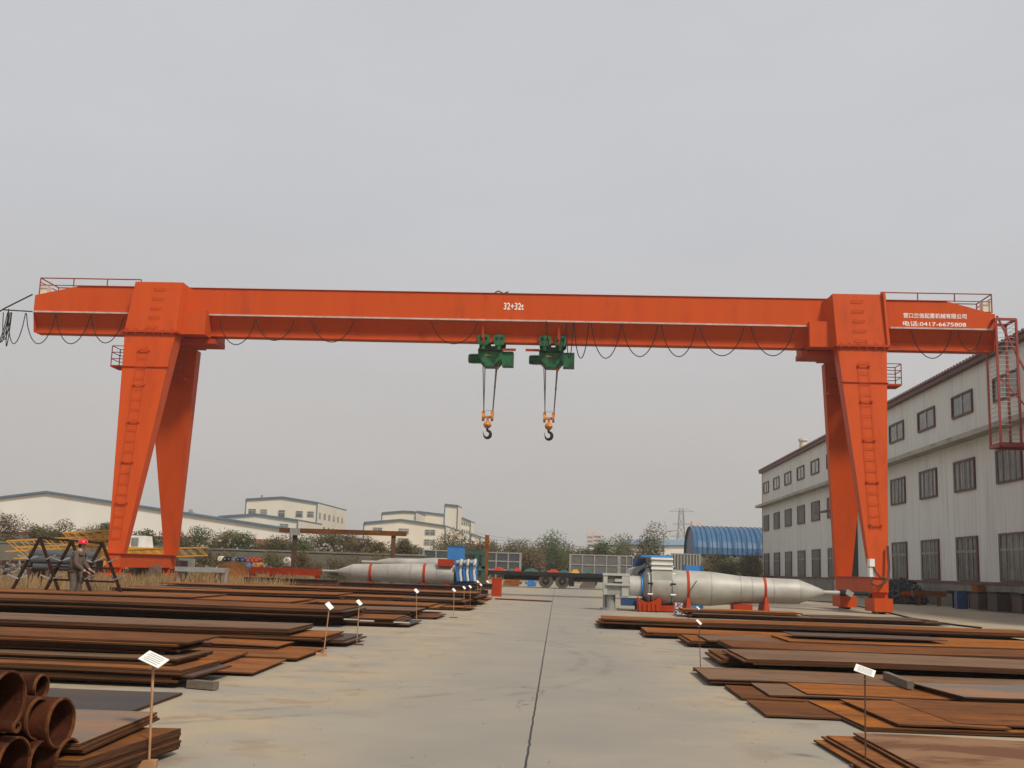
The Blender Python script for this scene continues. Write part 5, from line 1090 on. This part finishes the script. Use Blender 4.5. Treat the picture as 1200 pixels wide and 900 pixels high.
for i, (px, Y) in enumerate([(30, 52), (115, 52), (215, 54)]):
    x = X_at(px, Y + .6, 650); sp_ = MB().bb(x - .12, x + .12, Y - 2, Y + 1, 0, at(px, 657, Y).z); sp_.build('boom_stand', M['rustbeam'], label=f'dark stand under the yellow booms, {["left", "middle", "right"][i]} one', cat='stand', group='stands under the booms')
# white crane cab
YCb = 64.; a, b = at(151.5, 641, YCb), at(172, 628, YCb)
cbr = thing('mobile_crane', 'yellow mobile crane with boxy white cab behind the left crane legs', 'mobile crane', ((a.x + b.x) / 2, YCb, 0))
cb_ = MB().prism([(a.x, YCb, a.z), (b.x, YCb, a.z), (b.x, YCb + 1.2, a.z), (a.x, YCb + 1.2, a.z)], [(a.x + .06, YCb + .03, b.z), (b.x - .1, YCb + .03, b.z), (b.x - .1, YCb + 1.1, b.z), (a.x + .06, YCb + 1.1, b.z)]).build('cab', M['white'], cbr)
MB().bb(a.x + .1, a.x + .52, YCb - .03, YCb - .001, a.z + .06, b.z - .12).build('window', M['glass'], cb_)
MB().bb(a.x - 1.6, b.x + 1.0, YCb - .1, YCb + 1.4, .55, a.z).build('body', M['yellow'], cbr)
for x in (a.x - 1., b.x + .4): w_ = MB().tube([(x, YCb - .15, .45), (x, YCb + .15, .45)], .45, 20).build('wheel', M['tyre'], cbr); 
# bluish pipes behind the worker
for i, (px, py, r_) in enumerate([(34, 649, .16), (36, 655, .17), (30, 660, .13), (38, 663.5, .12)]):
    c = at(px, py, 37); e = at(112, py + 3, 38); MB().pipe(c, e, r_, r_ - .015, 20).build('grey_pipe', M['mesh_in'], label=f'grey blue steel pipe behind the worker, {["top", "second", "third", "lowest"][i]} in the bundle', cat='pipe', group='grey blue pipes behind the worker', smooth=True)
for px in (42, 95): c = at(px, 667, 37.4); MB().bb(c.x - .1, c.x + .1, 37, 38.3, 0, at(px, 666, 37.3).z).build('pipe_stand', M['rustbeam'], label=f'rusty stand under the grey blue pipes, {"left" if px < 50 else "right"}', cat='stand', group='stands under the pipes')
jm = MB(); rnd = random.Random(9)
for i in range(420):
    px = rnd.uniform(-15, 36) if i % 3 else rnd.uniform(150, 320); py = rnd.uniform(655, 676) if px < 40 else rnd.uniform(656, 670); Y = rnd.uniform(38, 43) if px < 40 else rnd.uniform(60, 69); c = at(px, py, Y)
    if c.z < .05: continue
    c.z *= .8; jm.box(c, (rnd.uniform(.05, .5), rnd.uniform(.02, .08), rnd.uniform(.02, .07)), m=Matrix.Rotation(rnd.uniform(0, 3), 3, 'Y') @ Matrix.Rotation(rnd.uniform(0, 3), 3, 'Z'))
jm.build('scrap_heap', mat('scrap', (.24, .22, .19), (.09, .06, .04), 2, .8, lo=.45, hi=.55), label='tangled grey and brown scrap metal at far left and before the wall', cat='scrap', kind='stuff')

# A frame rack
YR = 29.8; rk = thing('a_frame_rack', 'dark rusty A frame bar rack with short pale arms beside the worker', 'rack', (at(85, 690, YR).x, YR, 0))
for j, ((ax, ay), (lx, rx)) in enumerate([((47, 630.5), (15, 68)), ((84, 634), (54, 105)), ((120, 636.5), (91, 140))]):
    f = MB(); Yj = YR + j * .12; p = at(ax, ay, Yj)
    l = at(lx, 690, Yj); r_ = at(rx, 690, Yj)
    for e in (l, r_): d = e - p; e2 = p + d * ((p.z - .0) / (p.z - e.z)); f.bar(p, e2, .07)
    fr_ = f.build('a_frame', M['darkbar'], rk)
    for u in (.42, .80):
        for e in (l, r_):
            c = p + (e - p) * u; s_ = -1 if e is l else 1
            MB().bar(c - Vector((s_ * .02, .03, 0)), c + Vector((s_ * .26, -.12, .11)), .035).build('arm', M['silver2'], fr_); MB().bar(c, c + Vector((-s_ * .2, .1, .1)), .035).build('arm', M['silver2'], fr_)
MB().bar(at(47, 630.5, YR), at(120, 636.5, YR + .24), .06).build('top_bar', M['darkbar'], rk)
for py in (663.5, 679): MB().bar(at(60, py, YR), at(134, py + 3, YR + .24), .05).build('side_bar', M['darkbar'], rk)
# low right clutter at the foot of the workshop
nt_ = MB(); rnd = random.Random(8)
for i in range(900):
    a_ = rnd.uniform(0, 6.28); r_ = rnd.random() ** .5; x = 19.6 + 1.3 * r_ * math.cos(a_); y = 68 + 2.2 * r_ * math.sin(a_); z = rnd.random() * 1.45 * (1 - r_ ** 2) ** .5 + .03
    nt_.box((x, y, z), (rnd.uniform(.1, .5), .03, rnd.uniform(.03, .2)), m=Matrix.Rotation(rnd.uniform(0, 3), 3, 'X') @ Matrix.Rotation(rnd.uniform(0, 3), 3, 'Z'))
nt_.build('netting_heap', M['mesh_in'], label='dark tangled heap of netting between the right crane leg and workshop', cat='netting', kind='stuff')
def trestle(px0, px1, pyt, Y, m, lab, h_=.16):
    a_, b_ = at(px0, pyt, Y), at(px1, pyt, Y); r_ = thing('trestle_bench', lab, 'trestle', ((a_.x + b_.x) / 2, Y, 0), 'trestles along the workshop')
    MB().bb(a_.x, b_.x, Y, Y + .5, a_.z - h_, a_.z).build('top', M[m], r_)
    for x in (a_.x + .35, b_.x - .35):
        for y in (Y + .02, Y + .4): MB().bb(x - .04, x + .04, y, y + .08, 0, a_.z - h_).build('leg', M[m], r_)
trestle(1070, 1109, 692, 64, 'rustor', 'orange rusty steel trestle bench beside the netting heap', .3)
trestle(1112, 1144, 692, 61, 'dark', 'dark steel trestle bench right of the orange one')
trestle(1057, 1067, 693, 66, 'red', 'small red trestle at the edge of the netting heap', .2)
a_ = at(1127, 688, 59); MB().bb(a_.x - .25, a_.x + .25, 59, 59.4, 0, .9).build('vice_stand', M['bluedk'], label='dark blue vice stand before the second ground floor window', cat='stand')
for i, (px0, px1, pyt, Y) in enumerate([(1146, 1166, 694, 57), (1168, 1196, 694, 55), (1197, 1230, 696, 53)]):
    a_, b_ = at(px0, pyt, Y), at(px1, pyt, Y); bn = thing('steel_bin', f'dark steel bin against the workshop plinth, {["left", "middle", "right"][i]} of three', 'bin', ((a_.x + b_.x) / 2, Y, 0), 'dark bins along the workshop')
    MB().bb(a_.x, b_.x, Y, Y + 1.2, .05, a_.z).build('body', M['rustdk'], bn); MB().bb(a_.x - .04, b_.x + .04, Y - .04, Y + 1.24, a_.z - .08, a_.z + .01).build('rim', M['dark'], bn)
a_ = at(1160, 690, 56); MB().bb(XW - .5, XW - .1, 59.3, 60.1, .75, 1.25).build('rusty_wall_box', M['rustor'], label='small orange rusty box fixed low on the workshop plinth', cat='box')
# black cable on the ground
pts = [gr(*p) for p in [(940, 704), (985, 707), (1030, 716), (1075, 727), (1120, 733.5), (1150, 737)]]; MB().tube([(p.x, p.y, .03) for p in pts], .03, 6).build('ground_cable', M['black'], label='black cable lying on the concrete from the right crane bogie', cat='cable')

# ================================================================== PYLONS, POLES
def pylon(px, pyt, Y, w, label, arms):
    c = at(px, 668, Y); H_ = at(px, pyt, Y).z; r_ = thing('power_pylon', label, 'pylon', (c.x, Y, 0), 'lattice pylons on the skyline'); m = MB(); t = .16 * Y / 350
    lv = [0, .25, .45, .62, .76, .88, 1.]; wd = [w, w * .72, w * .52, w * .38, w * .3, w * .26, w * .2]
    pt = lambda i, sx, sy: Vector((c.x + sx * wd[i] / 2, Y + sy * wd[i] / 2, H_ * lv[i]))
    for i in range(6):
        for sx, sy in ((-1, -1), (1, -1), (1, 1), (-1, 1)): m.bar(pt(i, sx, sy), pt(i + 1, sx, sy), t)
        for (s1, s2) in (((-1, -1), (1, -1)), ((1, 1), (-1, 1))): m.bar(pt(i, *s1), pt(i + 1, *s2), t * .6); m.bar(pt(i, *s2), pt(i + 1, *s1), t * .6); m.bar(pt(i + 1, *s1), pt(i + 1, *s2), t * .6)
    m.build('lattice_mast', M['silver2'], r_)
    for l, f in arms: z = H_ * f; a_ = MB().bar((c.x - l, Y, z), (c.x + l, Y, z), t); a_.bar((c.x - l, Y, z), (c.x, Y, z + l * .3), t * .7); a_.bar((c.x + l, Y, z), (c.x, Y, z + l * .3), t * .7); a_.build('cross_arm', M['silver2'], r_)
pylon(798, 597, 330, 5.5, 'tall hazy lattice pylon with wide cross arms left of the blue hall', [(3.6, .97), (2.6, .78), (3.2, .6)])
pylon(218, 597, 170, 1.9, 'slim lattice mast above the warehouse right of the left crane legs', [(.6, .95)])
pylon(301, 580, 240, 1.4, 'thin lattice mast on the skyline above the cream factory roof', [(.4, .95)])
c = at(777.5, 668, 140); H_ = at(777, 622, 140).z; lp = thing('street_lamp', 'pale curved street lamp between the single tree and the pylon', 'street lamp', (c.x, 140, 0))
MB().tube([(c.x, 140, 0), (c.x, 140, H_ - .6), (c.x + .3, 140, H_ - .1), (c.x + 1.2, 140, H_ + .05)], .07, 8).build('pole', M['silver2'], lp); MB().box((c.x + 1.5, 140, H_ + .04), (.8, .25, .14)).build('lamp_head', M['offw'], lp)
for i, (x0, y0, x1, y1) in enumerate([(552, 622, 900, 634), (552, 626, 900, 629)]):
    a_, b_ = at(x0, y0, 320), at(x1, y1, 320); w_ = thing('power_line', f'thin {["upper", "lower"][i]} power line sagging across the skyline', 'power line', ((a_.x + b_.x) / 2, 320, 0)); MB().tube(sag(a_, b_, 3.5, 24), .05, 4).build('wire', M['silver2'], w_)

# ================================================================== PERSON
def skinned(name, V, Eg, rad, m, parent, sub=2):
    me = bpy.data.meshes.new(name); me.from_pydata(V, Eg, []); o = bpy.data.objects.new(name, me); C.objects.link(o)
    md = o.modifiers.new('s', 'SKIN'); me.skin_vertices[0].data[0].use_root = True
    for i, r_ in enumerate(rad): me.skin_vertices[0].data[i].radius = r_ if isinstance(r_, tuple) else (r_, r_)
    sb = o.modifiers.new('d', 'SUBSURF'); sb.levels = sb.render_levels = sub
    bpy.context.view_layer.update(); m2 = bpy.data.meshes.new_from_object(o.evaluated_get(bpy.context.evaluated_depsgraph_get())); bpy.data.objects.remove(o)
    m2.materials.clear(); m2.materials.append(m); m2.polygons.foreach_set('use_smooth', [True] * len(m2.polygons)); o = bpy.data.objects.new(name, m2); C.objects.link(o); o.parent = parent; return o
pc = at(86, 690, 29.3); pc.z = 0
per = thing('person', 'worker in a red helmet and brown jacket bending over the rack', 'person', pc)
# facing +x (towards the right), stooping slightly; local coordinates, metres
Vb = [(0, 0, .93), (.02, 0, 1.12), (.05, 0, 1.33), (.08, 0, 1.43), (.13, 0, 1.52), (.15, 0, 1.60), (.155, 0, 1.66),
      (.0, -.10, .88), (.04, -.11, .50), (-.02, -.11, .09), (.10, -.12, .04),
      (.0, .10, .88), (.10, .11, .50), (.04, .11, .09), (.16, .12, .04),
      (.07, -.17, 1.37), (.10, -.21, 1.10), (.30, -.16, .93), (.37, -.14, .90),
      (.07, .17, 1.37), (.14, .20, 1.12), (.33, .12, .96), (.40, .10, .93)]
Eb = [(0, 1), (1, 2), (2, 3), (3, 4), (4, 5), (5, 6), (0, 7), (7, 8), (8, 9), (9, 10), (0, 11), (11, 12), (12, 13), (13, 14), (3, 15), (15, 16), (16, 17), (17, 18), (3, 19), (19, 20), (20, 21), (21, 22)]
rb_ = [(.08, .11), (.07, .10), (.09, .13), (.07, .08), (.05, .05), (.085, .075), (.07, .065), .085, .06, .04, .04, .085, .06, .04, .04, .055, .045, .035, .03, .055, .045, .035, .03]
skinned('body', Vb, Eb, rb_, M['skin'], per)
Vj = [(-.01, 0, .84)] + [Vb[i] for i in (1, 2, 3)] + [(.095, 0, 1.46)] + [Vb[i] for i in (15, 16, 17, 19, 20, 21)]
Ej = [(0, 1), (1, 2), (2, 3), (3, 4), (3, 5), (5, 6), (6, 7), (3, 8), (8, 9), (9, 10)]
skinned('jacket', Vj, Ej, [(.165, .185), (.16, .18), (.16, .195), (.10, .12), (.06, .06), .085, .072, .055, .085, .072, .055], M['coat'], per)
skinned('trousers', [(0, 0, .90), (0, -.10, .84), (.04, -.11, .5), (-.02, -.11, .12), (0, .10, .84), (.10, .11, .5), (.04, .11, .12)], [(0, 1), (1, 2), (2, 3), (0, 4), (4, 5), (5, 6)], [(.14, .16), .105, .085, .07, .105, .085, .07], M['trou'], per)
def sph(c, r_, n=14, zmin=-1, fl=(1, 1, 1)):
    m = MB(); pts = []; rs = []
    for i in range(n + 1):
        t = -1 + 2 * i / n
        if t < zmin: continue
        pts.append((c[0], c[1], c[2] + t * r_ * fl[2])); rs.append(max(.002, r_ * (1 - t * t) ** .5))
    return m.tube(pts, rs, 20)
wl[per.name] = Vector((0, 0, 0))
hm = sph((.145, 0, 1.64), .135, zmin=0.0); hm.tube([(.16, 0, 1.632), (.16, 0, 1.645)], [.165, .15], 20); hm.build('helmet', M['helmet'], per, smooth=True)
for nm_, c_, s_ in (('nose', (.245, 0, 1.575), .016), ('ear', (.15, -.078, 1.585), .022), ('ear', (.15, .078, 1.585), .022)): sph(c_, s_, 8).build(nm_, M['skin'], per, smooth=True)
for y in (-.03, .03): sph((.225, y, 1.605), .010, 8).build('eye', M['dark'], per, smooth=True)
sph((.11, 0, 1.585), .082, 12).build('hair', M['hair'], per, smooth=True)
for s in (-1, 1):
    bx0 = Vb[18] if s < 0 else Vb[22]
    MB().box((Vb[10][0] if s < 0 else Vb[14][0], -.12 if s < 0 else .12, .045), (.27, .10, .09)).build('shoe', M['dark'], per)
    for f in range(4):
        o_ = Vector(bx0) + Vector((.02, (f - 1.5) * .019, -.01)); MB().tube([o_, o_ + Vector((.045, 0, -.008)), o_ + Vector((.07, 0, -.035)), o_ + Vector((.065, 0, -.055))], [.0095, .009, .008, .006], 7).build('finger', M['skin'], per, smooth=True)
    o_ = Vector(bx0) + Vector((0, .035 if s < 0 else -.035, 0)); MB().tube([o_, o_ + Vector((.03, .012 if s < 0 else -.012, -.015)), o_ + Vector((.05, .008 if s < 0 else -.008, -.035))], [.011, .010, .007], 7).build('thumb', M['skin'], per, smooth=True)

# ================================================================== HAZE
hz_ = MB().bb(-1850, 1850, -250, 2650, -1.02, 62).build('haze', M['white'], kind='stuff')
hmn = bpy.data.materials.new('haze_air'); hmn.use_nodes = True; t = hmn.node_tree; t.nodes.clear()
pv = N(t, 'ShaderNodeVolumePrincipled'); pv.inputs['Color'].default_value = (1., .975, .94, 1); pv.inputs['Density'].default_value = .00055; pv.inputs['Anisotropy'].default_value = .2
ou = N(t, 'ShaderNodeOutputMaterial'); t.links.new(pv.outputs[0], ou.inputs['Volume']); hz_.data.materials.clear(); hz_.data.materials.append(hmn)
